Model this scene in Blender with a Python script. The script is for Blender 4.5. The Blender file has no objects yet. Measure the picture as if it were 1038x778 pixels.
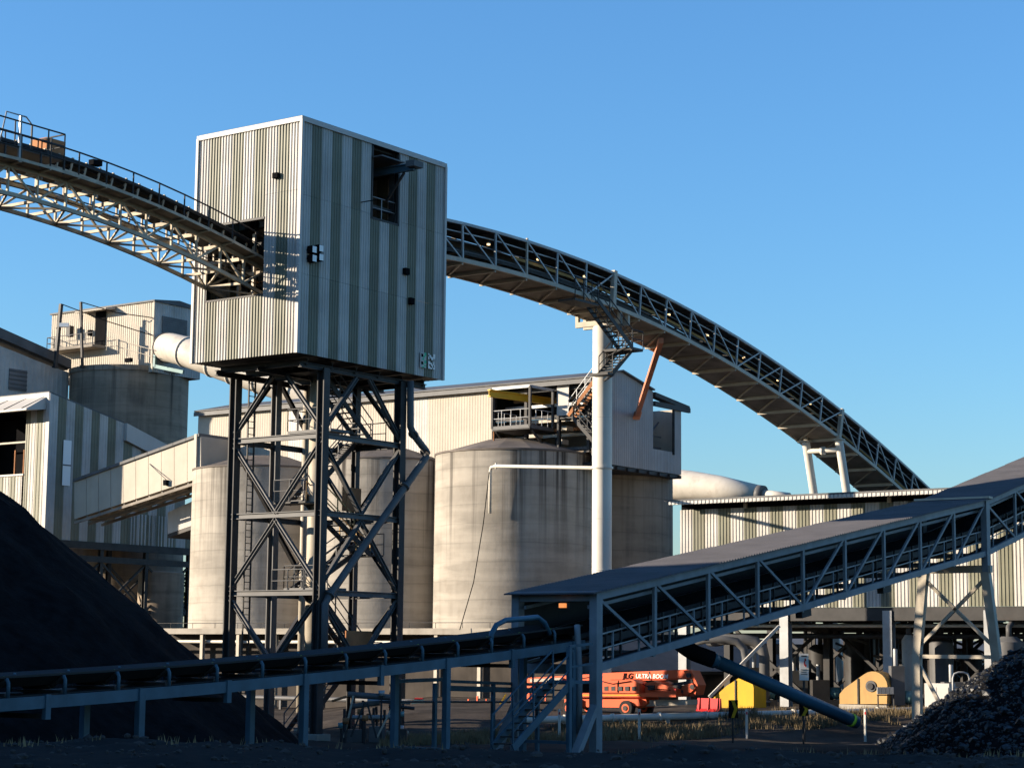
import bpy, bmesh, math, random
from mathutils import Vector, Matrix, noise
random.seed(7)
RAD = math.radians
scene = bpy.context.scene
# ------------------------------------------------------------------ camera
EYE = 3.8
F_PX, CX, CY = 2021.6, 519.0, 389.0
PITCH, ROLL = RAD(7.7245), RAD(0.5236)
_fw = Vector((0, math.cos(PITCH), math.sin(PITCH)))
_up = Vector((0, -math.sin(PITCH), math.cos(PITCH)))
_rt = Vector((1, 0, 0))
RT = math.cos(ROLL)*_rt + math.sin(ROLL)*_up
UP = -math.sin(ROLL)*_rt + math.cos(ROLL)*_up
FW = _fw
CAM = Vector((0, 0, EYE))
cam_d = bpy.data.cameras.new('camera')
cam_d.sensor_width = 36.0
cam_d.lens = 36.0*F_PX/1038.0
cam_d.clip_start = 0.5
cam_d.clip_end = 6000
cam_o = bpy.data.objects.new('camera', cam_d)
scene.collection.objects.link(cam_o)
_m = Matrix.Identity(4)
for i in range(3):
    _m[i][0] = RT[i]; _m[i][1] = UP[i]; _m[i][2] = -FW[i]; _m[i][3] = CAM[i]
cam_o.matrix_world = _m
scene.camera = cam_o
scene.render.resolution_x, scene.render.resolution_y = 1024, 767
# ------------------------------------------------------------------ light
SUN_EL, SUN_BACK = RAD(15.0), RAD(-5.0)         # low sun, square to the left
sun_dir = Vector((-math.cos(SUN_BACK)*math.cos(SUN_EL), math.sin(SUN_BACK)*math.cos(SUN_EL), math.sin(SUN_EL)))
world = bpy.data.worlds.new('World'); scene.world = world
world.use_nodes = True
wn = world.node_tree.nodes; wl = world.node_tree.links
wn.clear()
sky = wn.new('ShaderNodeTexSky'); sky.sky_type = 'NISHITA'; sky.sun_disc = False
sky.sun_elevation = SUN_EL
sky.sun_rotation = math.atan2(sun_dir.x, sun_dir.y)
sky.air_density = 1.4; sky.dust_density = 0.2; sky.ozone_density = 8.0; sky.altitude = 0
bg = wn.new('ShaderNodeBackground'); bg.inputs[1].default_value = 0.087
wo = wn.new('ShaderNodeOutputWorld')
wl.new(sky.outputs[0], bg.inputs[0]); wl.new(bg.outputs[0], wo.inputs[0])
sd = bpy.data.lights.new('sun', 'SUN'); sd.energy = 4.1; sd.angle = RAD(0.5); sd.color = (1.0, 0.86, 0.68)
so = bpy.data.objects.new('sun', sd); scene.collection.objects.link(so)
so.rotation_euler = sun_dir.to_track_quat('Z', 'Y').to_euler()
so.location = (-60, 60, 60)
scene.view_settings.view_transform = 'Standard'
scene.view_settings.look = 'None'
scene.view_settings.exposure = 1.52
scene.view_settings.gamma = 1.0
scene.view_settings.use_curve_mapping = False
# ------------------------------------------------------------------ plant axes and survey helpers
TH = RAD(54.286)
U = Vector((-math.sin(TH), math.cos(TH), 0))      # runs left and away
V = Vector((math.cos(TH), math.sin(TH), 0))       # runs right and away
Z = Vector((0, 0, 1))
def ray(px, py):
    return (FW*F_PX + RT*(px-CX) - UP*(py-CY)).normalized()
def at(px, py, Y):
    d = ray(px, py); return CAM + d*(Y/d.y)
def onplane(px, py, A, n):
    d = ray(px, py); return CAM + d*((A-CAM).dot(n)/d.dot(n))
def onU(px, py, A): return onplane(px, py, A, V)  # vertical plane through A along U
def onV(px, py, A): return onplane(px, py, A, U)  # vertical plane through A along V
def zat(px, py, Y): return at(px, py, Y).z
def lerp(a, b, t): return a + (b-a)*t
def flat(p, z=0.0): return Vector((p.x, p.y, z))
# ------------------------------------------------------------------ materials
MATS = {}
def mat(name, col, rough=0.6, metal=0.0, var=0.12, scale=0.6, streak=0.0, streak_col=None, dirt=0.0, dirt_col=(0.05,0.04,0.03),
        bump=0.0, bump_scale=8.0, spec=0.2, emit=None, band=0.0, lift=None, runs=None):
    m = bpy.data.materials.new(name); m.use_nodes = True
    nt = m.node_tree; N = nt.nodes; L = nt.links
    b = N['Principled BSDF']
    b.inputs['Roughness'].default_value = rough
    b.inputs['Metallic'].default_value = metal
    b.inputs['Specular IOR Level'].default_value = spec
    geo = N.new('ShaderNodeNewGeometry')
    def nz(sc, vec=(1,1,1), detail=4.0, rg=0.55):
        mp = N.new('ShaderNodeMapping'); mp.inputs['Scale'].default_value = vec
        L.new(geo.outputs['Position'], mp.inputs['Vector'])
        t = N.new('ShaderNodeTexNoise'); t.inputs['Scale'].default_value = sc
        t.inputs['Detail'].default_value = detail; t.inputs['Roughness'].default_value = rg
        L.new(mp.outputs[0], t.inputs['Vector']); return t.outputs['Fac']
    def ramp(sock, lo, hi):
        r = N.new('ShaderNodeMapRange'); r.inputs[1].default_value = lo; r.inputs[2].default_value = hi
        L.new(sock, r.inputs[0]); return r.outputs[0]
    def mix(fac, a, bcol, k=1.0):
        x = N.new('ShaderNodeMix'); x.data_type = 'RGBA'
        if k != 1.0:
            mm = N.new('ShaderNodeMath'); mm.operation = 'MULTIPLY'; mm.inputs[1].default_value = k
            L.new(fac, mm.inputs[0]); fac = mm.outputs[0]
        L.new(fac, x.inputs[0])
        if isinstance(a, tuple): x.inputs[6].default_value = (*a, 1)
        else: L.new(a, x.inputs[6])
        if isinstance(bcol, tuple): x.inputs[7].default_value = (*bcol, 1)
        else: L.new(bcol, x.inputs[7])
        return x.outputs[2]
    lo = tuple(c*(1-var) for c in col); hi = tuple(min(1, c*(1+var)) for c in col)
    c = mix(ramp(nz(scale), 0.3, 0.7), lo, hi)
    # every separate sheet, beam or casting weathers a little differently
    oi = N.new('ShaderNodeObjectInfo')
    hv = N.new('ShaderNodeHueSaturation')
    mr = N.new('ShaderNodeMapRange'); mr.inputs[3].default_value = 1-var*0.5; mr.inputs[4].default_value = 1+var*0.4
    L.new(oi.outputs['Random'], mr.inputs[0]); L.new(mr.outputs[0], hv.inputs['Value']); L.new(c, hv.inputs['Color'])
    c = hv.outputs[0]
    if band:
        c = mix(ramp(nz(1.0, (0.04,0.04,2.2), 3), 0.42, 0.6), c, tuple(k*0.62 for k in col), band)
    if streak:
        c = mix(ramp(nz(1.3, (1,1,0.05), 5, 0.6), 0.50, 0.74), c, streak_col or tuple(k*0.35 for k in col), streak)
    if dirt:
        c = mix(ramp(nz(0.9, (1,1,0.7), 7, 0.65), 0.52, 0.72), c, dirt_col, dirt)
    if lift or runs:
        sp = N.new('ShaderNodeSeparateXYZ'); L.new(geo.outputs['Position'], sp.inputs[0])
    if lift:                                     # thin uneven joints between the slip-form lifts
        wv = N.new('ShaderNodeTexNoise'); wv.inputs['Scale'].default_value = .5; L.new(geo.outputs['Position'], wv.inputs['Vector'])
        ad = N.new('ShaderNodeMath'); ad.operation = 'MULTIPLY_ADD'; ad.inputs[1].default_value = .25; L.new(wv.outputs['Fac'], ad.inputs[0]); L.new(sp.outputs['Z'], ad.inputs[2])
        dv = N.new('ShaderNodeMath'); dv.operation = 'DIVIDE'; dv.inputs[1].default_value = lift; L.new(ad.outputs[0], dv.inputs[0])
        fr = N.new('ShaderNodeMath'); fr.operation = 'FRACT'; L.new(dv.outputs[0], fr.inputs[0])
        c = mix(ramp(fr.outputs[0], .90, .99), c, tuple(k*.55 for k in col), .55)
        c = mix(ramp(nz(.35, (.5,.5,3.5), 4), .45, .62), c, tuple(min(1, k*1.25) for k in col), .45)
    if runs:                                     # dark runs that start at the rim and thin out downwards
        zt_, ln_ = runs
        up_ = ramp(sp.outputs['Z'], zt_-ln_, zt_)
        r1 = ramp(nz(1.5, (1,1,.02), 4, .65), .53, .68)
        mu = N.new('ShaderNodeMath'); mu.operation = 'MULTIPLY'; L.new(up_, mu.inputs[0]); L.new(r1, mu.inputs[1])
        c = mix(mu.outputs[0], c, (.045,.038,.032), .95)
    L.new(c, b.inputs['Base Color'])
    if bump:
        bp = N.new('ShaderNodeBump'); bp.inputs['Strength'].default_value = bump; bp.inputs['Distance'].default_value = 0.05
        L.new(nz(bump_scale, (1,1,1), 6, 0.6), bp.inputs['Height']); L.new(bp.outputs[0], b.inputs['Normal'])
    if emit:
        b.inputs['Emission Color'].default_value = (*emit[0], 1); b.inputs['Emission Strength'].default_value = emit[1]
    MATS[name] = m
    return m
mat('clad_white', (0.43,0.405,0.37), 0.55, var=0.14, streak=0.35, streak_col=(0.30,0.25,0.19), dirt=0.16, dirt_col=(0.20,0.16,0.12))
mat('clad_green', (0.165,0.162,0.115), 0.5, var=0.16, streak=0.40, streak_col=(0.15,0.125,0.085), dirt=0.35, dirt_col=(0.17,0.135,0.095))
mat('clad_cream', (0.40,0.35,0.28), 0.6, var=0.08, streak=0.30, streak_col=(0.36,0.28,0.19), dirt=0.12, dirt_col=(0.22,0.17,0.12))
mat('trim_white', (0.46,0.435,0.40), 0.5, var=0.05, streak=0.15)
mat('concrete', (0.315,0.282,0.235), 0.9, var=0.22, scale=0.35, streak=0.38, streak_col=(0.16,0.135,0.105), dirt=0.4, dirt_col=(0.18,0.15,0.115), band=0.2, bump=0.3, bump_scale=3, lift=1.25, runs=(16.6, 7.5))
mat('concrete_dark', (0.27,0.215,0.16), 0.9, var=0.25, scale=0.3, streak=0.65, streak_col=(0.07,0.06,0.05), dirt=0.5, dirt_col=(0.11,0.09,0.07), band=0.2, lift=1.5, runs=(28.5, 7.0))
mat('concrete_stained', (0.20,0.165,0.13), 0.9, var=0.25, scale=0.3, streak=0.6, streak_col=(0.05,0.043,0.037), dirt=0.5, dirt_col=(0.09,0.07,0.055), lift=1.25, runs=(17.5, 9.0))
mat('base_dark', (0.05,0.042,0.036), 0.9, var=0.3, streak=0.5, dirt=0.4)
mat('silo_roof', (0.125,0.105,0.09), 0.8, var=0.25, dirt=0.3)
mat('roof_dark', (0.10,0.10,0.10), 0.6, var=0.2, dirt=0.2)
mat('steel_dark', (0.036,0.034,0.033), 0.55, var=0.25, scale=1.5, dirt=0.30, dirt_col=(0.07,0.045,0.03))
mat('steel_grey', (0.095,0.093,0.092), 0.5, var=0.18, scale=1.2, dirt=0.25, dirt_col=(0.10,0.075,0.055))
mat('steel_galv', (0.31,0.31,0.305), 0.45, metal=0.2, var=0.15, scale=1.5, dirt=0.25, dirt_col=(0.14,0.11,0.08))
mat('steel_cream', (0.40,0.35,0.275), 0.5, var=0.10, scale=1.5, streak=0.2, dirt=0.28, dirt_col=(0.20,0.13,0.08))
mat('steel_blue', (0.052,0.098,0.13), 0.5, var=0.18, scale=1.5, streak=0.2, dirt=0.35, dirt_col=(0.03,0.03,0.03))  # blue tint and darkness of the foreground shade put into the colour
mat('steel_white', (0.55,0.51,0.44), 0.45, var=0.06, streak=0.2, streak_col=(0.35,0.28,0.2), dirt=0.12, dirt_col=(0.2,0.15,0.1))
mat('duct_white', (0.47,0.425,0.36), 0.55, var=0.08, streak=0.15, dirt=0.35, dirt_col=(0.16,0.11,0.08))
mat('deck', (0.23,0.20,0.165), 0.8, var=0.3, dirt=0.45, dirt_col=(0.07,0.055,0.045))
mat('black', (0.010,0.010,0.011), 1.0, var=0.2, spec=0.0)
mat('belt', (0.018,0.018,0.019), 0.6, var=0.2, dirt=0.3, dirt_col=(0.06,0.05,0.04))
mat('roof_blue', (0.075,0.071,0.075), 0.6, var=0.14, streak=0.15, dirt=0.3, dirt_col=(0.035,0.032,0.03))
mat('steel_worn', (0.44,0.375,0.28), 0.6, var=0.22, scale=1.5, streak=0.25, streak_col=(0.16,0.10,0.06), dirt=0.40, dirt_col=(0.13,0.08,0.05))
mat('truss_grey', (0.185,0.205,0.22), 0.5, var=0.15, scale=1.5, streak=0.2, dirt=0.3, dirt_col=(0.06,0.055,0.05))
mat('clad_grey', (0.31,0.29,0.275), 0.6, var=0.10, streak=0.35, streak_col=(0.20,0.16,0.13), dirt=0.25, dirt_col=(0.16,0.13,0.11))
mat('rust', (0.30,0.13,0.055), 0.8, var=0.3, dirt=0.4)
mat('orange_strut', (0.52,0.20,0.11), 0.55, var=0.1, dirt=0.15)
mat('yellow', (0.52,0.30,0.012), 0.55, var=0.12, streak=0.3, streak_col=(0.25,0.15,0.04), dirt=0.3, dirt_col=(0.18,0.11,0.04))
mat('yellow_fade', (0.44,0.265,0.095), 0.65, var=0.15, streak=0.3, streak_col=(0.24,0.13,0.06), dirt=0.35, dirt_col=(0.20,0.11,0.06))
mat('yellow_beam', (0.70,0.40,0.03), 0.5, var=0.1, dirt=0.1)
mat('orange', (0.60,0.095,0.03), 0.5, var=0.10, streak=0.25, streak_col=(0.28,0.07,0.03), dirt=0.22, dirt_col=(0.20,0.10,0.06))
mat('red', (0.45,0.02,0.02), 0.5, var=0.1)
mat('tyre', (0.02,0.02,0.02), 0.9, var=0.2)
mat('lettering', (0.75,0.72,0.66), 0.5, var=0.03)
mat('sign_green', (0.05,0.42,0.22), 0.5, var=0.05)
mat('window_grey', (0.13,0.125,0.125), 0.4, var=0.2)
mat('pipe_blue', (0.035,0.095,0.14), 0.4, var=0.15)
mat('lime', (0.45,0.62,0.05), 0.5, var=0.1)
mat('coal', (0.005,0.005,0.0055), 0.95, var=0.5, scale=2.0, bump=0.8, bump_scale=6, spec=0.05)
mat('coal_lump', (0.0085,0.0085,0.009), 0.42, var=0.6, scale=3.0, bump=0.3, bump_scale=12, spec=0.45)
mat('dirt_ground', (0.055,0.045,0.037), 0.95, var=0.45, scale=0.35, dirt=0.6, dirt_col=(0.028,0.025,0.022), bump=0.8, bump_scale=2.5)
mat('gravel', (0.035,0.032,0.03), 0.95, var=0.4, scale=2.0, bump=0.6)
mat('dry_grass', (0.19,0.14,0.075), 0.9, var=0.4, scale=1.0)
mat('leaf', (0.06,0.075,0.03), 0.8, var=0.4, scale=1.0)
mat('bark', (0.10,0.075,0.05), 0.9, var=0.3)
mat('lamp', (0.9,0.85,0.75), 0.4, var=0.0, emit=((1.0,0.66,0.30), 1.0))
mat('lamp_orange', (0.9,0.5,0.2), 0.4, var=0.0, emit=((1.0,0.28,0.05), .35))
mat('lamp_face', (0.85,0.83,0.78), 0.3, var=0.0)
mat('teal', (0.12,0.22,0.22), 0.5, var=0.2, dirt=0.2)
# ------------------------------------------------------------------ object helpers
C = scene.collection
W = {}
def link(name, mesh, M, parent=None):
    o = bpy.data.objects.new(name, mesh)
    C.objects.link(o)
    if parent is not None:
        o.parent = parent
        o.matrix_parent_inverse = W[parent.name].inverted()
    o.matrix_basis = M
    W[o.name] = M.copy()
    return o
def thing(name, label, cat, base, group=None):
    o = link(name, None, Matrix.Translation(base))
    o.empty_display_size = 0.5
    return tag(o, label, cat, group)
def tag(o, label=None, cat=None, group=None, kind=None):
    if label: o['label'] = label
    if cat: o['category'] = cat
    if group: o['group'] = group
    if kind: o['kind'] = kind
    return o
_unit = {}
def unit(shape, m):
    k = (shape, m)
    if k in _unit: return _unit[k]
    me = bpy.data.meshes.new(shape)
    if shape == 'cube':
        v = [(x,y,z) for z in (-.5,.5) for x,y in ((-.5,-.5),(.5,-.5),(.5,.5),(-.5,.5))]
        f = [(3,2,1,0),(4,5,6,7),(0,1,5,4),(1,2,6,5),(2,3,7,6),(3,0,4,7)]
    elif shape.startswith('cyl'):
        n = int(shape[3:])
        v = [(.5*math.cos(2*math.pi*i/n), .5*math.sin(2*math.pi*i/n), z) for z in (-.5,.5) for i in range(n)]
        f = [tuple(reversed(range(n))), tuple(range(n,2*n))] + [(i,(i+1)%n,n+(i+1)%n,n+i) for i in range(n)]
    elif shape == 'ibeam':
        t, w = .14, .07
        pr = [(-.5,-.5),(.5,-.5),(.5,-.5+t),(w,-.5+t),(w,.5-t),(.5,.5-t),(.5,.5),(-.5,.5),(-.5,.5-t),(-w,.5-t),(-w,-.5+t),(-.5,-.5+t)]
        n = 12
        v = [(x,y,z) for z in (-.5,.5) for x,y in pr]
        f = [tuple(reversed(range(n))), tuple(range(n,2*n))] + [(i,(i+1)%n,n+(i+1)%n,n+i) for i in range(n)]
    elif shape == 'channel':
        t = .16
        pr = [(-.5,-.5),(.5,-.5),(.5,-.5+t),(-.5+t*1.4,-.5+t),(-.5+t*1.4,.5-t),(.5,.5-t),(.5,.5),(-.5,.5)]
        n = 8
        v = [(x,y,z) for z in (-.5,.5) for x,y in pr]
        f = [tuple(reversed(range(n))), tuple(range(n,2*n))] + [(i,(i+1)%n,n+(i+1)%n,n+i) for i in range(n)]
    me.from_pydata(v, [], f); me.materials.append(MATS[m])
    if shape.startswith('cyl'):
        for p in me.polygons[2:]: p.use_smooth = True
    _unit[k] = me
    return me
def frame(x, y, z, o):
    return Matrix(((x.x,y.x,z.x,o.x),(x.y,y.y,z.y,o.y),(x.z,y.z,z.z,o.z),(0,0,0,1)))
def bar(name, a, b, w, h, m, parent=None, side=None, shape='cube'):
    """a straight member from a to b, w wide along its sideways axis, h the other way"""
    d = b-a; l = d.length
    if l < 1e-4: return None
    d = d/l
    if side is None:
        side = d.cross(Z) if abs(d.z) < 0.98 else U
    side = (side - d*side.dot(d)).normalized()
    up = d.cross(side)
    return link(name, unit(shape, m), frame(side*w, up*h, d*l, (a+b)/2), parent)
def rod(name, a, b, r, m, parent=None, n=8):
    return bar(name, a, b, 2*r, 2*r, m, parent, shape='cyl%d' % n)
def blk(name, o, x, y, z, m, parent=None):
    """box whose corner is o and whose edges are the vectors x, y, z"""
    if x.cross(y).dot(z) < 0: x, y = y, x
    return link(name, unit('cube', m), frame(x, y, z, o+(x+y+z)/2), parent)
def mesh(name, v, f, m, parent=None, smooth=False, base=None, recalc=True):
    me = bpy.data.meshes.new(name)
    base = base if base is not None else Vector(v[0])
    me.from_pydata([tuple(Vector(p)-base) for p in v], [], f)
    if recalc:
        bm = bmesh.new(); bm.from_mesh(me); bmesh.ops.recalc_face_normals(bm, faces=bm.faces); bm.to_mesh(me); bm.free()
    for mm in (m if isinstance(m, (list, tuple)) else [m]): me.materials.append(MATS[mm])
    if smooth:
        for p in me.polygons: p.use_smooth = True
    return link(name, me, Matrix.Translation(base), parent)
def prism(name, poly, ext, m, parent=None):
    n = len(poly)
    v = [Vector(p) for p in poly] + [Vector(p)+ext for p in poly]
    f = [tuple(range(n)), tuple(range(2*n-1, n-1, -1))] + [(i, (i+1)%n, n+(i+1)%n, n+i) for i in range(n)]
    return mesh(name, v, f, m, parent)
def tube(name, pts, r, m, parent=None, n=12, caps=True):
    rs = r if isinstance(r, (list, tuple)) else [r]*len(pts)
    v, f = [], []
    ref = Z if abs((pts[1]-pts[0]).normalized().z) < 0.9 else U
    for i, p in enumerate(pts):
        d = (pts[min(i+1, len(pts)-1)] - pts[max(i-1, 0)]).normalized()
        s = d.cross(ref).normalized(); t = s.cross(d); ref = t
        for k in range(n):
            a = 2*math.pi*k/n
            v.append(p + s*math.cos(a)*rs[i] + t*math.sin(a)*rs[i])
    for i in range(len(pts)-1):
        for k in range(n):
            f.append((i*n+k, i*n+(k+1)%n, (i+1)*n+(k+1)%n, (i+1)*n+k))
    if caps:
        f.append(tuple(range(n))); f.append(tuple(range((len(pts)-1)*n, len(pts)*n)))
    o = mesh(name, v, f, m, parent, base=pts[0])
    for p in o.data.polygons:
        if len(p.vertices) == 4: p.use_smooth = True
    return o
def lathe(name, c, prof, m, parent=None, n=64, smooth=True):
    v, f = [], []
    for r, z in prof:
        for k in range(n):
            a = 2*math.pi*k/n
            v.append(Vector((c.x+r*math.cos(a), c.y+r*math.sin(a), z)))
    for i in range(len(prof)-1):
        for k in range(n):
            f.append((i*n+k, i*n+(k+1)%n, (i+1)*n+(k+1)%n, (i+1)*n+k))
    f.append(tuple(range(n-1,-1,-1))); f.append(tuple(range((len(prof)-1)*n, len(prof)*n)))
    o = mesh(name, v, f, m, parent, base=Vector((c.x,c.y,prof[0][1])))
    if smooth:
        for p in o.data.polygons:
            if len(p.vertices) == 4: p.use_smooth = True
        try: o.data.set_sharp_from_angle(angle=RAD(25))
        except Exception: pass
    return o
def corr(name, A, d, wd, z0, z1, nrm, m, parent, ribs=4, dep=0.045, z1b=None, thick=0.03, duty=0.5):
    """one ribbed cladding sheet: starts at A, runs wd along d, from z0 to z1 (z1b at its far end), ribs stand out along nrm"""
    if z1b is None: z1b = z1
    p = wd/ribs; pr = []
    for i in range(ribs):
        s = i*p
        e = p*0.12
        pr += [(s, 0), (s+p*(1-duty)/2, 0), (s+p*(1-duty)/2+e, dep), (s+p*(1+duty)/2-e, dep), (s+p*(1+duty)/2, 0)]
    pr.append((wd, 0))
    n = len(pr); v = []
    for zz in (0, 1):
        for s, q in pr:
            P = A + d*s + nrm*q
            v.append(Vector((P.x, P.y, z0 if zz == 0 else z1+(z1b-z1)*s/wd)))
    b0 = len(v)
    for zz in (0, 1):
        for s in (0, wd):
            P = A + d*s - nrm*thick
            v.append(Vector((P.x, P.y, z0 if zz == 0 else z1+(z1b-z1)*s/wd)))
    f = [(i, i+1, n+i+1, n+i) for i in range(n-1)]
    f += [(b0, b0+2, b0+3, b0+1), (0, n, b0+2, b0), (n-1, b0+1, b0+3, 2*n-1)]
    f += [tuple(range(n)) + (b0+1, b0), tuple(range(2*n-1, n-1, -1)) + (b0+2, b0+3)]
    return mesh(name, v, f, m, parent, base=Vector((A.x, A.y, z0)))
def railing(a, b, parent, m='steel_galv', h=1.0, step=1.5, r=0.025, mid=True):
    n = max(1, round((b-a).length/step))
    for i in range(n+1):
        p = lerp(a, b, i/n); rod('rail_post', p, p+Z*h, r, m, parent, 6)
    rod('handrail', a+Z*h, b+Z*h, r*1.1, m, parent, 6)
    if mid: rod('mid_rail', a+Z*h*.5, b+Z*h*.5, r*.9, m, parent, 6)
def stairs(a, b, side, width, parent, m='steel_dark', rail=True, tread='steel_grey', rm=None):
    """a flight from a up to b (a, b on the near stringer), treads run 'width' along side"""
    for k in (0, 1):
        bar('stringer', a+side*width*k, b+side*width*k, 0.06, 0.25, m, parent)
        if rail:
            o = side*width*k
            bar('stair_handrail', a+o+Z*1.0, b+o+Z*1.0, 0.045, 0.045, rm or m, parent)
            bar('stair_mid_rail', a+o+Z*0.5, b+o+Z*0.5, 0.035, 0.035, rm or m, parent)
            for t in (0, .33, .66, 1):
                p = lerp(a, b, t)+o; bar('stair_post', p, p+Z*1.0, 0.045, 0.045, rm or m, parent)
    n = max(2, round(abs(b.z-a.z)/0.23))
    run = flat(b-a).normalized()
    for i in range(n+1):
        p = lerp(a, b, (i+.5)/(n+1))
        blk('tread', p-run*0.12+side*0.03, run*0.24, side*(width-0.06), Z*0.04, tread, parent)
# ================================================================== SETTING
def fbm(x, y, s, seed=0.0, oct=4):
    a, t = 1.0, 0.0
    for i in range(oct):
        t += a*noise.noise(Vector((x*s+seed, y*s-seed, seed*1.7))); a *= .5; s *= 2.05
    return t
def smooth(a, b, x):
    t = max(0, min(1, (x-a)/(b-a))); return t*t*(3-2*t)
def grid(name, xs, ys, fn, m):
    nx = len(xs)
    v = [(x, y, fn(x, y)) for y in ys for x in xs]
    f = [(j*nx+i, j*nx+i+1, (j+1)*nx+i+1, (j+1)*nx+i) for j in range(len(ys)-1) for i in range(nx-1)]
    return mesh(name, v, f, m, smooth=True, base=Vector((0,0,0)), recalc=False)
def ground_h(x, y):
    near = smooth(150, 118, y)*smooth(110, 70, abs(x))
    h = near*(0.10*fbm(x, y, .25, 3) + 0.05*fbm(x, y, 1.1, 9, 3))
    # low bank of spoil in front of the conveyor
    crest = 40 + 2.0*fbm(x, 0, .12, 5)
    top = 1.92 + 0.2*fbm(x, y, .18, 11) + .1*fbm(x, y, .9, 2)
    h += top*math.exp(-((y-crest)/6.0)**2) if y > crest else top*(1-.1*(1-math.exp(-((y-crest)/8)**2)))
    h += 1.0*smooth(91.5, 100, y + 1.2*fbm(x, y, .15, 41))*smooth(-14, -4, x)
    return h
xs = [-4000,-1500,-600,-250,-120,-80] + [-60+.7*i for i in range(172)] + [65,80,120,250,600,1500,4000]
ys = [-400,-50,10,22] + [28+.6*i for i in range(196)] + [150,175,210,260,400,800,1800,4500]
_gm = MATS['dirt_ground']; _n = _gm.node_tree.nodes; _l = _gm.node_tree.links
_b0 = _n['Principled BSDF']; _src = _b0.inputs['Base Color'].links[0].from_socket
_geo = _n.new('ShaderNodeNewGeometry'); _sp = _n.new('ShaderNodeSeparateXYZ'); _l.new(_geo.outputs['Position'], _sp.inputs[0])
_nz = _n.new('ShaderNodeTexNoise'); _nz.inputs['Scale'].default_value = .12; _nz.inputs['Detail'].default_value = 5; _l.new(_geo.outputs['Position'], _nz.inputs['Vector'])
_ma = _n.new('ShaderNodeMath'); _ma.operation = 'MULTIPLY_ADD'; _ma.inputs[1].default_value = 22; _l.new(_nz.outputs['Fac'], _ma.inputs[0]); _l.new(_sp.outputs['Y'], _ma.inputs[2])
_mr = _n.new('ShaderNodeMapRange'); _mr.inputs[1].default_value = 92; _mr.inputs[2].default_value = 100; _l.new(_ma.outputs[0], _mr.inputs[0])
_mx = _n.new('ShaderNodeMix'); _mx.data_type = 'RGBA'; _mx.inputs[6].default_value = (.014,.0135,.0135,1); _l.new(_mr.outputs[0], _mx.inputs[0]); _l.new(_src, _mx.inputs[7])
_l.new(_mx.outputs[2], _b0.inputs['Base Color'])          # coal dust trodden over the yard around the stockpile
_b0.inputs['Specular IOR Level'].default_value = .05
g = grid('ground', xs, ys, ground_h, 'dirt_ground'); tag(g, kind='structure')
def seg_dist(x, y, ax, ay, bx, by):
    dx, dy = bx-ax, by-ay
    t = max(0, min(1, ((x-ax)*dx+(y-ay)*dy)/(dx*dx+dy*dy)))
    return math.hypot(x-ax-t*dx, y-ay-t*dy)
def pile_h(x, y):
    w = 0.5*fbm(x, y, .10, 21)
    a = min(14.6, 18.3 - .82*math.hypot(x+30.4, y-78))  # top flattened out of view so sunlight clears it to the heap
    b = 28 - .80*seg_dist(x, y, -62, 0, -62, 66)  # out-of-view ridge added so its shadow covers the foreground
    k = max(a, b) + w*.7 + .26*fbm(x, y, .55, 4, 4)
    ang = math.atan2(y-78, x+30.4)
    k += .6*noise.noise(Vector((ang*9, 0, .3)))*smooth(0, 8, math.hypot(x+30.4, y-78))
    return max(-1.0, k)
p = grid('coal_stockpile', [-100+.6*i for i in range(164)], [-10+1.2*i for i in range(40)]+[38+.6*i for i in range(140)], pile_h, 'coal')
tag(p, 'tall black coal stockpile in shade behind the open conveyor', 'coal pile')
# lumpy heap of coal, near right
HX, HY, HH = 32.6, 85.0, 12.0
def heap_h(x, y):
    return max(-.6, HH - .72*math.hypot(x-HX, y-HY) + .35*fbm(x, y, .22, 31) + .16*fbm(x, y, 1.3, 8, 3))
heap = thing('coal_heap', 'lumpy black coal heap catching sunlight at the right edge', 'coal pile', Vector((HX, HY, 0)))
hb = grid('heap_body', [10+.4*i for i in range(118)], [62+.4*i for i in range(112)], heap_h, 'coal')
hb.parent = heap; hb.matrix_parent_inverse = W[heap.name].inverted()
def lumps(name, pts, m, parent=None):
    ico = [(0,0,-1),(.72,-.52,-.45),(-.28,-.85,-.45),(-.89,0,-.45),(-.28,.85,-.45),(.72,.52,-.45),(.28,-.85,.45),(-.72,-.52,.45),(-.72,.52,.45),(.28,.85,.45),(.89,0,.45),(0,0,1)]
    fc = [(0,1,2),(1,0,5),(0,2,3),(0,3,4),(0,4,5),(1,5,10),(2,1,6),(3,2,7),(4,3,8),(5,4,9),(1,10,6),(2,6,7),(3,7,8),(4,8,9),(5,9,10),(6,10,11),(7,6,11),(8,7,11),(9,8,11),(10,9,11)]
    v, f = [], []
    for (x, y, z, r) in pts:
        b = len(v)
        a = random.uniform(0, 6.28); ca, sa = math.cos(a), math.sin(a)
        sx, sy, sz = r*random.uniform(.7,1.3), r*random.uniform(.7,1.3), r*random.uniform(.5,1.0)
        for q in ico:
            k = random.uniform(.72, 1.2)
            X, Y, ZZ = q[0]*sx*k, q[1]*sy*k, q[2]*sz*k
            v.append((x+X*ca-Y*sa, y+X*sa+Y*ca, z+ZZ))
        f += [tuple(b+i for i in t) for t in fc]
    return mesh(name, v, f, m, parent, base=Vector((pts[0][0], pts[0][1], 0)), recalc=False)
pts = []
while len(pts) < 20000:
    x, y = random.uniform(12, 36), random.uniform(66, 92)
    z = heap_h(x, y)
    if z > -.1:
        pts.append((x, y, z-.01, .034*math.exp(min(1.3, abs(random.gauss(0, .6)))) if random.random() < .93 else random.uniform(.12, .24)))
l = lumps('coal_lump', pts, 'coal_lump', heap); l['kind'] = 'stuff'
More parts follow.
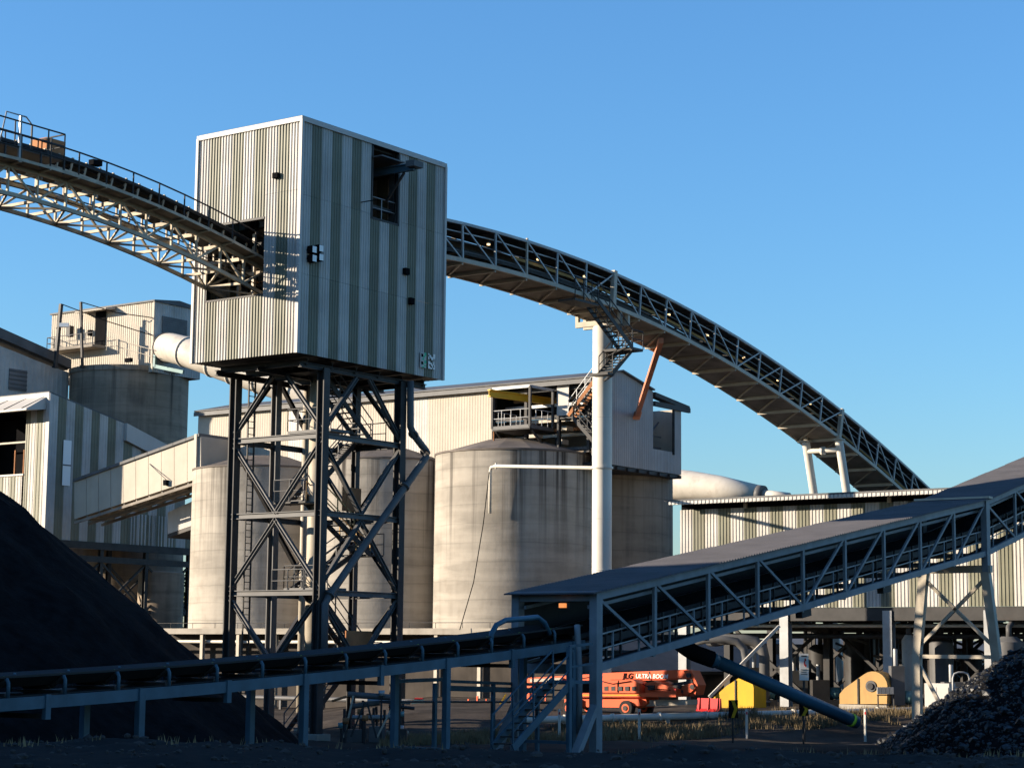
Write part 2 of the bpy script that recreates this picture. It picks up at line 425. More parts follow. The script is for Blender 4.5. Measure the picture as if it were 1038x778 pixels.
# stones along the near bank
pts = []
for i in range(2600):
    x, y = random.uniform(-16, 16), random.uniform(33, 46)
    pts.append((x, y, ground_h(x, y), .03*math.exp(min(1.4, random.gauss(.2, .6)))))
tag(lumps('stones', pts, 'gravel'), 'loose stones scattered over the shaded bank in front', 'stones', kind='stuff')
# dry grass
def grass(name, n, region, hgt, m, label):
    v, f = [], []
    k = 0
    while k < n:
        P, dens = region()
        if random.random() > dens: continue
        k += 1
        z = ground_h(P.x, P.y) - .03
        for j in range(5):
            a = random.uniform(0, 6.28); h = hgt*random.uniform(.45, 1.25); w = random.uniform(.012, .028)
            lx, ly = random.uniform(-.3,.3)*h, random.uniform(-.3,.3)*h
            ox, oy = P.x+random.uniform(-.18,.18), P.y+random.uniform(-.18,.18)
            b = len(v)
            v += [(ox-w*math.cos(a), oy-w*math.sin(a), z), (ox+w*math.cos(a), oy+w*math.sin(a), z), (ox+lx, oy+ly, z+h)]
            f.append((b, b+1, b+2))
    o = mesh(name, v, f, m, base=Vector((0,0,0)), recalc=False)
    return tag(o, label, 'grass', kind='stuff')
RP0, RP1 = at(470, 731, 92.0), at(930, 719.5, 103.5)   # line of the low white pipe
def verge():
    s = random.uniform(-.15, 1.12); q = random.uniform(-5.0, 1.0)
    P = flat(lerp(RP0, RP1, s)) + Vector((0, q, 0))
    return P, smooth(-.35, .5, fbm(P.x, P.y, .45, 17))
grass('dry_grass', 4200, verge, .40, 'dry_grass', 'dry straw coloured grass along the low white pipe')
def near_strip():
    P = Vector((random.uniform(-16, 14), random.uniform(41, 52), 0))
    return P, .2+.8*smooth(0, .5, fbm(P.x, P.y, .3, 27))
grass('bank_grass', 700, near_strip, .20, 'dry_grass', 'sparse dry grass on the shaded bank under the conveyor')

# ================================================================== TRANSFER TOWER
N0 = at(300.7, 357, 86.0)                        # lower near corner of the clad box
TZ0 = N0.z
TZ1 = onV(307.2, 117.0, N0).z-.22
R0 = onV(445.8, 386.4, N0); L0 = onU(196.5, 366, N0)
TV = (onV(449, 275, N0)-N0).dot(V)               # length of the two faces
TU = (onU(199, 255, N0)-N0).dot(U)
N0 = flat(N0)
tw = thing('transfer_tower', 'tall striped corrugated conveyor transfer tower raised on dark steel legs', 'tower', N0+U*TU/2+V*TV/2)
TH_ = TZ1-TZ0
def tz(f): return TZ0 + TH_*f                    # height as a fraction of the clad box
ns = 9; sw = TU/ns
for i in range(ns):                              # sunlit face
    A = N0 + U*(i*sw)
    m = 'clad_white' if i % 2 == 0 else 'clad_green'
    spans = [(0, 1)] if i not in (3,4,5,6,7) else [(0, .262), (.605, 1)]
    if i == 8: spans = [(0, 1)]
    for a, b in spans:
        parts = [(a, b)] if b-a < .5 else [(a, .36), (.36, .70), (.70, b)]
        for (c, d) in parts:
            corr('cladding_panel', A, U, sw-.004, tz(c)+.006, tz(d)-.006, -V, m, tw, ribs=4, dep=.04)
ns2 = 15; sw2 = TV/ns2
for i in range(ns2):                             # shaded face
    A = N0 + V*(i*sw2)
    m = 'clad_white' if i % 2 == 0 else 'clad_green'
    spans = [(0, .34), (.34, .68), (.68, 1)]
    if i in (7, 8, 9): spans = [(0, .34), (.34, .66)]
    for a, b in spans:
        corr('cladding_panel', A, V, sw2-.004, tz(a)+.006, tz(b)-.006, -U, m, tw, ribs=4, dep=.028)
FAR = N0+U*TU+V*TV
for i in range(9):                               # the two faces away from the camera
    corr('cladding_panel', N0+V*TV+U*(i*sw), U, sw-.004, tz(0), tz(1), V, 'clad_white' if i%2==0 else 'clad_green', tw, ribs=3)
for i in range(15):
    if i in (7,8): continue
    corr('cladding_panel', N0+U*TU+V*(i*sw2), V, sw2-.004, tz(0), tz(1), U, 'clad_white' if i%2==0 else 'clad_green', tw, ribs=3)
# flashings, roof, floor
for (a, d, l, n) in ((N0, U, TU, -V), (N0, V, TV, -U), (N0+V*TV, U, TU, V), (N0+U*TU, V, TV, U)):
    blk('roof_flashing', flat(a, TZ1-.05)-d*.1+n*.02, d*(l+.2), n*.07, Z*.22, 'trim_white', tw)
for (a, s, q) in ((N0,-1,-1),(N0+U*TU,1,-1),(N0+V*TV,-1,1),(FAR,1,1)):
    blk('corner_flashing', flat(a, TZ0-.02)+U*(.04*s-.07)+V*(.04*q-.07), U*.14, V*.14, Z*(TH_+.04), 'trim_white', tw)
blk('roof_sheet', flat(N0, TZ1+.12), U*TU, V*TV, Z*.1, 'roof_dark', tw)
blk('floor_plate', flat(N0, TZ0+.02)+U*.06+V*.06, U*(TU-.12), V*(TV-.12), Z*.12, 'steel_dark', tw)
for f in (.27, .62):                             # inner floors
    blk('floor_plate', flat(N0, tz(f)-.25)+U*.06+V*1.6, U*(TU-.12), V*(TV-1.7), Z*.1, 'steel_dark', tw)
for k in range(6):
    q = 1.3+(TV-2.0)*k/5
    bar('floor_beam', flat(N0, TZ0-.2)+U*.5+V*q, flat(N0, TZ0-.2)+U*(TU-.5)+V*q,   .2, .3, 'steel_dark', tw, shape='ibeam')
for q in (.6, TU*.5, TU-.6):
    bar('floor_beam', flat(N0, TZ0-.36)+U*q+V*.9, flat(N0, TZ0-.36)+U*q+V*(TV-.5), .2, .25, 'steel_dark', tw, shape='ibeam')
for u in (.35, TU-.35):                          # inner columns and girts
    for v_ in (.35, TV/3, TV*2/3, TV-.35):
        P = N0+U*u+V*v_
        bar('inner_column', flat(P, TZ0+.15), flat(P, TZ1+.1), .3, .3, 'steel_dark', tw, side=U, shape='ibeam')
    for f in (.36, .70, .97):
        bar('girt', flat(N0, tz(f)+.25)+U*u+V*.3, flat(N0, tz(f)+.25)+U*u+V*(TV-.3), .12, .2, 'steel_dark', tw)
for v_ in (.3, TV-.3):
    for f in (.62, .70, .97):
        bar('girt', flat(N0, tz(f)+.25)+V*v_+U*.3, flat(N0, tz(f)+.25)+V*v_+U*(TU-.3), .12, .2, 'steel_dark', tw)
# frame of the opening in the sunlit face
oa, ob = 3*sw, 8*sw
blk('opening_sill', flat(N0, tz(.262))+U*oa-V*.04, U*(ob-oa), V*.16, Z*.08, 'steel_dark', tw)
blk('opening_head', flat(N0, tz(.605)-.1)+U*oa-V*.04, U*(ob-oa), V*.16, Z*.1, 'steel_dark', tw)
# machinery seen through it: chute, head pulley frame
blk('transfer_chute', flat(N0, tz(.3))+U*2.0+V*3.6, U*2.4, V*2.2, Z*3.0, 'steel_grey', tw)
for k in range(5):
    a = flat(N0, tz(.25+.06*k))+U*1.6+V*2.0
    bar('inner_rail', a, a+U*3.6, .06, .06, 'steel_cream' if k%2 else 'rust', tw)
for k in range(4):
    a = flat(N0, tz(.26))+U*(2.0+.9*k)+V*1.2
    bar('inner_post', a, a+Z*3.2, .14, .14, 'steel_cream', tw)
rod('head_pulley', flat(N0, tz(.52))+U*2.2+V*1.9, flat(N0, tz(.52))+U*4.4+V*1.9, .45, 'belt', tw, 16)
# opening in the shaded face: frame, rails, davit beam and canopy
a0, a1 = 7*sw2, 10*sw2
for q in (a0+.02, a1-.1):
    blk('opening_jamb', flat(N0, tz(.66))+V*q-U*.03, V*.1, U*.16, Z*(TH_*.33), 'steel_dark', tw)
blk('opening_sill', flat(N0, tz(.66)-.02)+V*a0-U*.03, V*(a1-a0), U*.2, Z*.1, 'steel_dark', tw)
blk('canopy_plate', flat(N0, tz(.935))+V*(a0+.05)-U*.6, V*(a1-a0-.4), U*1.2, Z*.06, 'steel_grey', tw)
bar('monorail_beam', flat(N0, tz(.90))+V*(a1-.75)+U*2.5, flat(N0, tz(.90))+V*(a1-.75)-U*1.5, .2, .36, 'steel_blue', tw, shape='ibeam')
bar('monorail_strut', flat(N0, tz(.76))+V*(a1-.75)+U*.15, flat(N0, tz(.88))+V*(a1-.75)-U*.9, .1, .1, 'steel_dark', tw)
blk('hoist_cover', flat(N0, tz(.895))+V*(a1-1.1)-U*1.75, V*.7, U*.5, Z*.28, 'steel_grey', tw)
for k in range(5):
    z = tz(.70+.035*k)
    bar('inner_rail', flat(N0, z)+V*(a0+.3)+U*1.5, flat(N0, z)+V*(a1-.2)+U*1.5, .06, .08, 'steel_cream', tw)
blk('inner_panel', flat(N0, tz(.70))+V*(a0+.7)+U*1.9, V*1.0, U*.1, Z*.9, 'clad_white', tw)
railing(flat(N0, tz(.67))+V*a0+U*.2, flat(N0, tz(.67))+V*a1+U*.2, tw, 'steel_galv', 1.0, .9)
# floodlights, small boxes, number plates
def floodlight(P, out, parent, s=.34):
    blk('floodlight', P-Z*s*.4, out*.2, out.cross(Z)*s, Z*s*.8, 'black', parent)
floodlight(onU(284, 178, N0), -V, tw, .3)
for (px, py) in ((311, 253), (318, 252), (311, 262), (318, 261)):
    P = onV(px, py, N0)
    blk('floodlight', P-U*.02-Z*.16, -U*.30, V*.30, Z*.32, 'black', tw)
    blk('light_lens', P-U*.321-Z*.14+V*.02, -U*.01, V*.26, Z*.28, 'lamp_face', tw)
    bar('light_bracket', P+U*.05, P-U*.1, .05, .05, 'black', tw)
for (px, py) in ((408, 278), (413, 308)):
    P = onV(px, py, N0); blk('junction_box', P, -U*.2, V*.3, Z*.3, 'black', tw)
bar('light_arm', onV(366, 205, N0), onV(366, 205, N0)-U*.9, .04, .04, 'black', tw)
def plate_marks(px0, px1, py0, py1, cells, cm, back):
    A = onV(px0, py1, N0); B = onV(px1, py1, N0); T = onV(px0, py0, N0)
    w = (B-A).dot(V); h = T.z-A.z
    if back: blk('number_plate', A-U*.06, V*w, -U*.02, Z*h, back, tw)
    r, c = len(cells), len(cells[0])
    for j in range(r):
        i = 0
        while i < c:
            if cells[j][i] != '.':
                k = i
                while k+1 < c and cells[j][k+1] == cells[j][i]: k += 1
                blk('plate_mark', A-U*.083+V*(w*i/c)+Z*(h*(r-1-j)/r), V*(w*(k+1-i)/c*.98), -U*.012, Z*(h/r*1.0), cm[cells[j][i]], tw)
                i = k
            i += 1
plate_marks(424.2, 430.5, 356.5, 372, ["wwwwgg","wkkwgg","wkkggw","wwwgww","wwggww","wwwwgg","wkkwgg","wkkgww","wwwwgg","wwggww"], {'w':'clad_white','k':'black','g':'sign_green'}, None)
plate_marks(432.5, 439.5, 358, 373.5, ["w....ww",".ww..ww","w.wwwww","w..ww..",".......","ww...w.","wwww.w.","w..ww.w","ww..w.w","wwww.ww"], {'w':'lettering'}, None)
# ---- legs
# leg grid from the photograph: near leg, right leg along V, left leg along U
iu, iv = .55, 2.45
P_N = N0+U*iu+V*iv
P_R = flat(onV(406, 400, P_N)); P_L = flat(onU(239, 400, P_N)); P_F = P_R + (P_L-P_N)
legs = {'N':P_N,'R':P_R,'L':P_L,'F':P_F}
for k, P in legs.items():
    bar('leg', flat(P, -.3), flat(P, TZ0-.35), .41, .41, 'steel_dark', tw, side=V, shape='ibeam')
    blk('base_plate', flat(P, -.2)-U*.45-V*.45, U*.9, V*.9, Z*.5, 'concrete', tw)
for P, Q in ((P_L, P_F), (P_N, P_R)):
    M_ = lerp(P, Q, .5)
mid_LN = lerp(P_L, P_N, .5)
PB = flat(onU(278, 500, P_N+V*2.6)); bar('column', flat(PB, 0), flat(PB, TZ0-.3), .36, .36, 'steel_grey', tw, side=V, shape='ibeam')
PC = lerp(P_F, P_R, .5); bar('column', flat(PC, 0), flat(PC, TZ0-.3), .3, .3, 'steel_dark', tw, side=V, shape='ibeam')
zl = [onU(282, y, P_N).z for y in (444, 521.5, 600.5)]
zb = onU(272, 663, P_N).z
def brace(a, b, w=.175, m='steel_grey'): bar('brace', a, b, w, w, m, tw, shape='ibeam')
for (A, B, hm) in ((P_L, P_N, 'steel_galv'), (P_N, P_R, 'steel_grey'), (P_F, P_R, 'steel_dark'), (P_L, P_F, 'steel_dark')):
    for z in zl:
        bar('horizontal', flat(A, z), flat(B, z), .18, .25, 'steel_grey' if hm != 'steel_dark' else hm, tw, shape='ibeam')
    m = lerp(A, B, .5)
    bm_ = 'steel_grey' if hm != 'steel_dark' else hm
    brace(flat(m, TZ0-.5)-(B-A)*.08, flat(A, zl[0]+.3), m=bm_); brace(flat(m, TZ0-.5)+(B-A)*.08, flat(B, zl[0]+.3), m=bm_)
    brace(flat(A, zl[0]-.2), flat(m, zl[1]+.1), m=bm_); brace(flat(B, zl[0]-.2), flat(m, zl[1]+.1), m=bm_)
    brace(flat(m, zl[1]-.2), flat(A, zl[2]+.2), m=bm_); brace(flat(m, zl[1]-.2), flat(B, zl[2]+.2), m=bm_)
    brace(flat(A, zl[2]-.2), flat(m, zb-.4), m=bm_); brace(flat(B, zl[2]-.2), flat(m, zb-.4), m=bm_)
    bar('horizontal', flat(A, zb-.6), flat(B, zb-.6), .22, .28, bm_, tw, shape='ibeam')
# ladder by the left leg
lad = P_L + U*-.75 + V*.5
for s in (0, .42): bar('ladder_rail', flat(lad, .3)-V*s, flat(lad, TZ0-.3)-V*s, .06, .06, 'steel_dark', tw)
for k in range(54):
    z = .5+k*(TZ0-.9)/54
    bar('ladder_rung', flat(lad, z), flat(lad, z)-V*.42, .035, .035, 'steel_dark', tw)
# stair flights zigzag inside the right half
sA = P_N+V*1.3+U*1.2; sB = P_N+V*4.9+U*1.2
lv = [0.1, zb-.4, zl[2]+.05, lerp(zl[2], zl[1], .55), zl[1]+.6, zl[0]+.2, TZ0-.3]
for i in range(len(lv)-1):
    a, b = (sA, sB) if i % 2 == 0 else (sB, sA)
    stairs(flat(a, lv[i])+U*(0 if i % 2 else 1.0), flat(b, lv[i+1])+U*(0 if i % 2 else 1.0), U, .85, tw, 'steel_dark', rm='yellow_fade' if i == 3 else 'steel_grey')
    e = flat(b, lv[i+1])
    d = V if b is sB else -V
    blk('landing', e-Z*.08, d*1.0, U*1.9, Z*.08, 'steel_dark', tw)
    railing(e+d*1.0, e+d*1.0+U*1.9, tw, 'steel_grey', 1.0, .9)
# side platforms with rails seen inside the left half
for z in (zl[2]+.12, zl[0]+.28):
    A = lerp(P_N, P_L, .04)+V*.8
    blk('landing', flat(A, z), U*2.6, V*1.3, Z*.12, 'steel_grey', tw)
    railing(flat(A, z+.12), flat(A, z+.12)+U*2.6, tw, 'steel_grey', 1.0, .65)
    railing(flat(A, z+.12)+U*2.6, flat(A, z+.12)+U*2.6+V*1.3, tw, 'steel_grey', 1.0, .65)
for q in (.8, 1.9):
    blk('rusty_panel', flat(P_N, lerp(zl[1], zl[0], .1))+V*3.1+U*(1.0+q*.2), V*.06 if q<1 else V*1.3, U*.05, Z*1.1, 'rust', tw)
rust2 = flat(P_N, zb-.2)+V*2.6+U*.6
blk('rusty_panel', rust2, V*1.8, U*.06, Z*1.3, 'rust', tw)
# inner chutes
tube('drop_chute', [flat(P_N, TZ0-.2)+V*2.0+U*2.0, flat(P_N, zl[2]+2.2)+V*2.0+U*2.0, flat(P_N, 2.5)+V*2.0+U*2.0], .42, 'steel_cream', tw, 14)
tube('service_pipe', [flat(P_F, TZ0-.2)-V*.8-U*.2, flat(P_F, 1.0)-V*.8-U*.2], .16, 'steel_cream', tw, 10)
# outer drain pipe that jogs out and runs back across the shaded side
PX = P_N-U*.35
tube('outer_pipe', [onV(416, 386, PX), onV(416, 432, PX), onV(419, 440, PX), onV(432, 457, PX), onV(432, 463, PX), onV(380, 537, PX), onV(334, 603, PX), onV(329.5, 612, PX), onV(328, 690, PX)], .17, 'steel_grey', tw, 10)
for (px, py) in ((419, 440), (431, 458), (410, 493), (334, 603)):
    P = onV(px, py, PX); rod('pipe_flange', P-Z*.05-V*.05, P+Z*.05+V*.05, .25, 'steel_grey', tw, 10)
tube('drain_pipe', [onV(411, 386, P_N+U*.1), flat(onV(411, 386, P_N+U*.1), 1.0)], .06, 'steel_dark', tw, 8)
# ================================================================== UPPER RIGHT GALLERY (arched conveyor)
def sample(poly, t):
    if t <= poly[0][0]:
        (t0, z0), (t1, z1) = poly[0], poly[1]
    elif t >= poly[-1][0]:
        (t0, z0), (t1, z1) = poly[-2], poly[-1]
    else:
        for (t0, z0), (t1, z1) in zip(poly, poly[1:]):
            if t0 <= t <= t1: break
    return z0 + (z1-z0)*(t-t0)/(t1-t0)
GA = N0+V*TV+U*.9                                # near truss plane of the gallery
bot = [(450,258.5),(525,279),(583,296),(632,317),(692,340),(739,365.5),(794,403.5),(853,447.5),(911,493)]
prof = []
for px, py in bot:
    P = onV(px, py, GA); prof.append(((P-GA).dot(V), P.z))
# smooth the profile with a quadratic fit
import numpy as np
_c = np.polyfit([a for a, b in prof], [b for a, b in prof], 3)
def gz(t): return float(np.polyval(_c, t))
GW, GH = 3.0, 1.85
T_END = (onV(955, 505, GA)-GA).dot(V)
gal = thing('arched_conveyor_gallery', 'long arched conveyor gallery with lattice sides descending right from the tower', 'conveyor', flat(GA, 0)+V*20)
def gp(t, u, h=0.0):
    # point on the gallery: distance t, offset u across, h above the floor, normal to the slope
    s = (gz(t+.1)-gz(t-.1))/.2
    n = (Z - V*s).normalized()
    return flat(GA, gz(t)) + V*t + U*u + n*h
npan = 22
pitch = T_END/npan
posts = [i*pitch for i in range(npan+1)]
i_pier = min(range(npan+1), key=lambda i: abs(posts[i]-(onV(632, 300, GA)-GA).dot(V)))
i_frame = min(range(npan+1), key=lambda i: abs(posts[i]-(onV(855, 440, GA)-GA).dot(V)))
i_door = i_pier-3
for i in range(npan):
    t0, t1 = posts[i], posts[i+1]
    for u in (0, GW):
        so_ = -U if u == 0 else U
        bar('top_chord', gp(t0,u,GH), gp(t1,u,GH), .12, .14, 'steel_galv', gal, side=U)
        bar('bottom_chord', gp(t0,u,0), gp(t1,u,0), .14, .22, 'steel_cream', gal, side=U)
        flip = i < 2 or (5 > i) or (i_pier <= i < i_pier+5) or i >= i_frame
        a, b = ((0, GH), (GH, 0))[0 if not flip else 1]
        bar('diagonal', gp(t0,u,a), gp(t1,u,b), .07, .08, 'steel_galv', gal, side=U)
        bar('handrail', gp(t0,u+(.12 if u==0 else -.12),.95), gp(t1,u+(.12 if u==0 else -.12),.95), .04, .05, 'steel_grey', gal, side=U)
        bar('mid_rail', gp(t0,u+(.12 if u==0 else -.12),.5), gp(t1,u+(.12 if u==0 else -.12),.5), .04, .04, 'steel_grey', gal, side=U)
    # floor sheets, roof sheet and belt
    c = [gp(t0,.05,-.02), gp(t1,.05,-.02), gp(t1,GW-.05,-.02), gp(t0,GW-.05,-.02)]
    up = (gp(t0,0,1)-gp(t0,0,0))
    prism('floor_sheet', c, up*.05, 'deck', gal)
    c = [gp(t0,.10,GH+.08), gp(t1,.10,GH+.08), gp(t1,GW-.1,GH+.08), gp(t0,GW-.1,GH+.08)]
    prism('roof_sheet', c, up*.04, 'roof_dark', gal)
    c = [gp(t0,1.2,.85), gp(t1,1.2,.85), gp(t1,2.4,.85), gp(t0,2.4,.85)]
    prism('belt', c, up*.10, 'belt', gal)
    c = [gp(t0,1.1,.30), gp(t1,1.1,.30), gp(t1,2.5,.30), gp(t0,2.5,.30)]
    prism('return_belt', c, up*.05, 'belt', gal)
    bar('belt_stringer', gp(t0,1.05,.7), gp(t1,1.05,.7), .08, .18, 'steel_dark', gal, side=U)
    if 3 <= i:
        bar('belt_guard', gp(t0,.98,1.12), gp(t1,.98,1.12), .03, .16, 'yellow_fade', gal, side=U)
    # far side weather sheets
    c = [gp(t0,GW-.12,.35), gp(t1,GW-.12,.35), gp(t1,GW-.12,GH), gp(t0,GW-.12,GH)]
    prism('side_sheet', c, U*.03, 'roof_dark', gal)
    # bracing under the floor
    bar('floor_brace', gp(t0,0,-.08), gp(t1,GW,-.08), .09, .09, 'steel_cream', gal)
    if i % 2 == 0: bar('pipe_run', gp(t0,.3,1.5), gp(posts[min(i+2,npan)],.3,1.5), .06, .06, 'steel_galv', gal)
for i in range(npan+1):
    t = posts[i]
    big = i in (i_pier, i_frame, i_door)
    w = .30 if i in (i_pier, i_frame) else .11
    for u in (0, GW):
        bar('post', gp(t,u,-.1), gp(t,u,GH+(.16 if big else .05)), w, w*.8, 'steel_galv' if not big else 'steel_cream', gal, side=V)
    bar('cross_beam', gp(t,0,-.12), gp(t,GW,-.12), .12, .2, 'steel_cream', gal)
    bar('roof_beam', gp(t,0,GH-.02), gp(t,GW,GH-.02), .07, .1, 'steel_grey', gal)
    for k in (.33, .67):
        tt = t+pitch*k
        if i < npan: bar('idler', gp(tt,1.0,.7), gp(tt,2.6,.7), .1, .1, 'steel_dark', gal)
for k in range(11):                              # bulkhead lamps, burning in daylight
    t = posts[0]+1.6+k*4.4
    if t < T_END-1:
        P = gp(t, .75, 1.42)
        lm = blk('lamp_body', P-V*.09, V*.18, U*.14, Z*.08, 'steel_galv', gal)
        blk('lamp_lens', P-V*.07+U*.01-Z*.081, V*.14, U*.11, Z*.08, 'lamp', lm)
# main pier
pier = thing('gallery_pier', 'tall cream round steel pier under the arched gallery', 'pier', flat(at(610, 700, 107)))
tP = posts[i_pier]
PC_ = flat(onV(610.5, 400, GA+U*1.5))
zt = gp((PC_-GA).dot(V), 1.5, -.2).z
lathe('shaft', PC_, [(.545, -.4), (.545, zt-.55), (.50, zt-.54)], 'steel_white', pier, 32)
zr = onV(610, 474, PC_).z
lathe('ring', PC_, [(.545, zr-.07), (.62, zr-.06), (.62, zr+.06), (.545, zr+.07)], 'steel_white', pier, 32)
for k in range(1, 8):
    zz = zt*k/8
    lathe('weld_seam', PC_, [(.545, zz-.03), (.556, zz-.015), (.556, zz+.015), (.545, zz+.03)], 'steel_white', pier, 32)
for dv in (-.4, .4):
    blk('saddle', flat(PC_, zt-.55)-U*1.5+V*(dv-.1), U*3.0, V*.2, Z*.3, 'steel_cream', pier)
    for du in (-1.4, 1.4):
        q = flat(PC_, zt-.26)+U*du+V*dv
        t = (q-GA).dot(V)
        bar('saddle_post', q, gp(t, (q-GA).dot(U), -.05), .2, .2, 'steel_cream', pier)
# access stair hanging beside the pier
st = thing('access_stair', 'dark steel stair zigzagging down from the gallery past the cream pier', 'stair', flat(PC_, 0)-U*1.6)
SP = GA-U*1.05
s0 = onV(587, 303, SP); s1 = onV(606, 303, SP)
blk('platform', flat(onV(583, 300, SP), s0.z-.1), V*(onV(607, 303, SP)-onV(583, 303, SP)).dot(V), U*1.1, Z*.12, 'steel_dark', st)
railing(onV(583, 300, SP), onV(600, 303, SP), st, 'steel_dark', 1.0, .7, .03)
a = onV(641, 352, SP); b = onV(606, 304, SP)
stairs(a, b, U, .9, st, 'steel_dark', tread='steel_dark')
e = onV(641, 352, SP)
blk('platform', e-Z*.1, V*1.1, U*2.0, Z*.14, 'steel_dark', st)
railing(e+V*1.1, e+V*1.1+U*2.0, st, 'steel_dark', 1.0, .8, .03)
railing(e, e+V*1.1, st, 'steel_dark', 1.0, .8, .03)
e2 = e+U*1.0; f2 = onV(621, 378, SP+U*1.0)
stairs(f2, onV(641, 354, SP+U*1.0), U, .9, st, 'steel_dark', tread='steel_dark')
blk('platform', f2-Z*.12-V*.5, V*.7, U*1.2, Z*.12, 'steel_dark', st)
bar('hanger', e-Z*.05-V*.6, flat(PC_, e.z-.3), .1, .1, 'steel_dark', st)
bar('hanger', f2-Z*.1, flat(PC_, f2.z-.2), .1, .12, 'steel_dark', st)
bar('hanger', e-Z*.1, flat(PC_, e.z-1.6), .07, .07, 'steel_dark', st)
# tubular trestle near the warehouse
tr = thing('gallery_trestle', 'cream tubular trestle frame carrying the arched gallery above the warehouse roof', 'trestle', flat(gp(posts[i_frame], 1.5)))
tf = posts[i_frame]-.4
zc = gp(tf, 1.5, -.1).z
for u in (-.25, 2.15):
    top = flat(GA, zc-.55)+V*tf+U*u
    botm = flat(GA, 0)+V*(tf+5.5)+U*u
    rod('trestle_leg', botm, top+Z*.35-V*.12, .27, 'steel_white', tr, 18)
    blk('leg_cap', top+Z*.3-U*.32-V*.45, U*.64, V*.64, Z*.1, 'steel_cream', tr)
    bar('bearing', top+Z*.35-V*.1, flat(GA, gp(tf,0,0).z)+V*(tf-.1)+U*u, .22, .22, 'steel_cream', tr)
rod('cross_tube', flat(GA, zc-.85)+V*tf-U*.2, flat(GA, zc-.85)+V*tf+U*2.1, .17, 'steel_white', tr, 18)
rod('tube_collar', flat(GA, zc-.85)+V*tf+U*.85, flat(GA, zc-.85)+V*tf+U*1.1, .27, 'steel_white', tr, 18)
# red-orange strut between the gallery and the mill
def strut_pt(px, py, Y): return at(px, py, Y)
sk = thing('gallery_strut', 'slanted red-orange strut between the mill wall and the arched gallery', 'strut', at(646, 421, 137))
bar('tube', at(646, 420, 136.9), at(670, 345, 113.5), .30, .30, 'orange_strut', sk)
bar('foot_plate', at(644.5, 425, 137.1), at(647, 417, 136.8), .55, .1, 'orange_strut', sk)

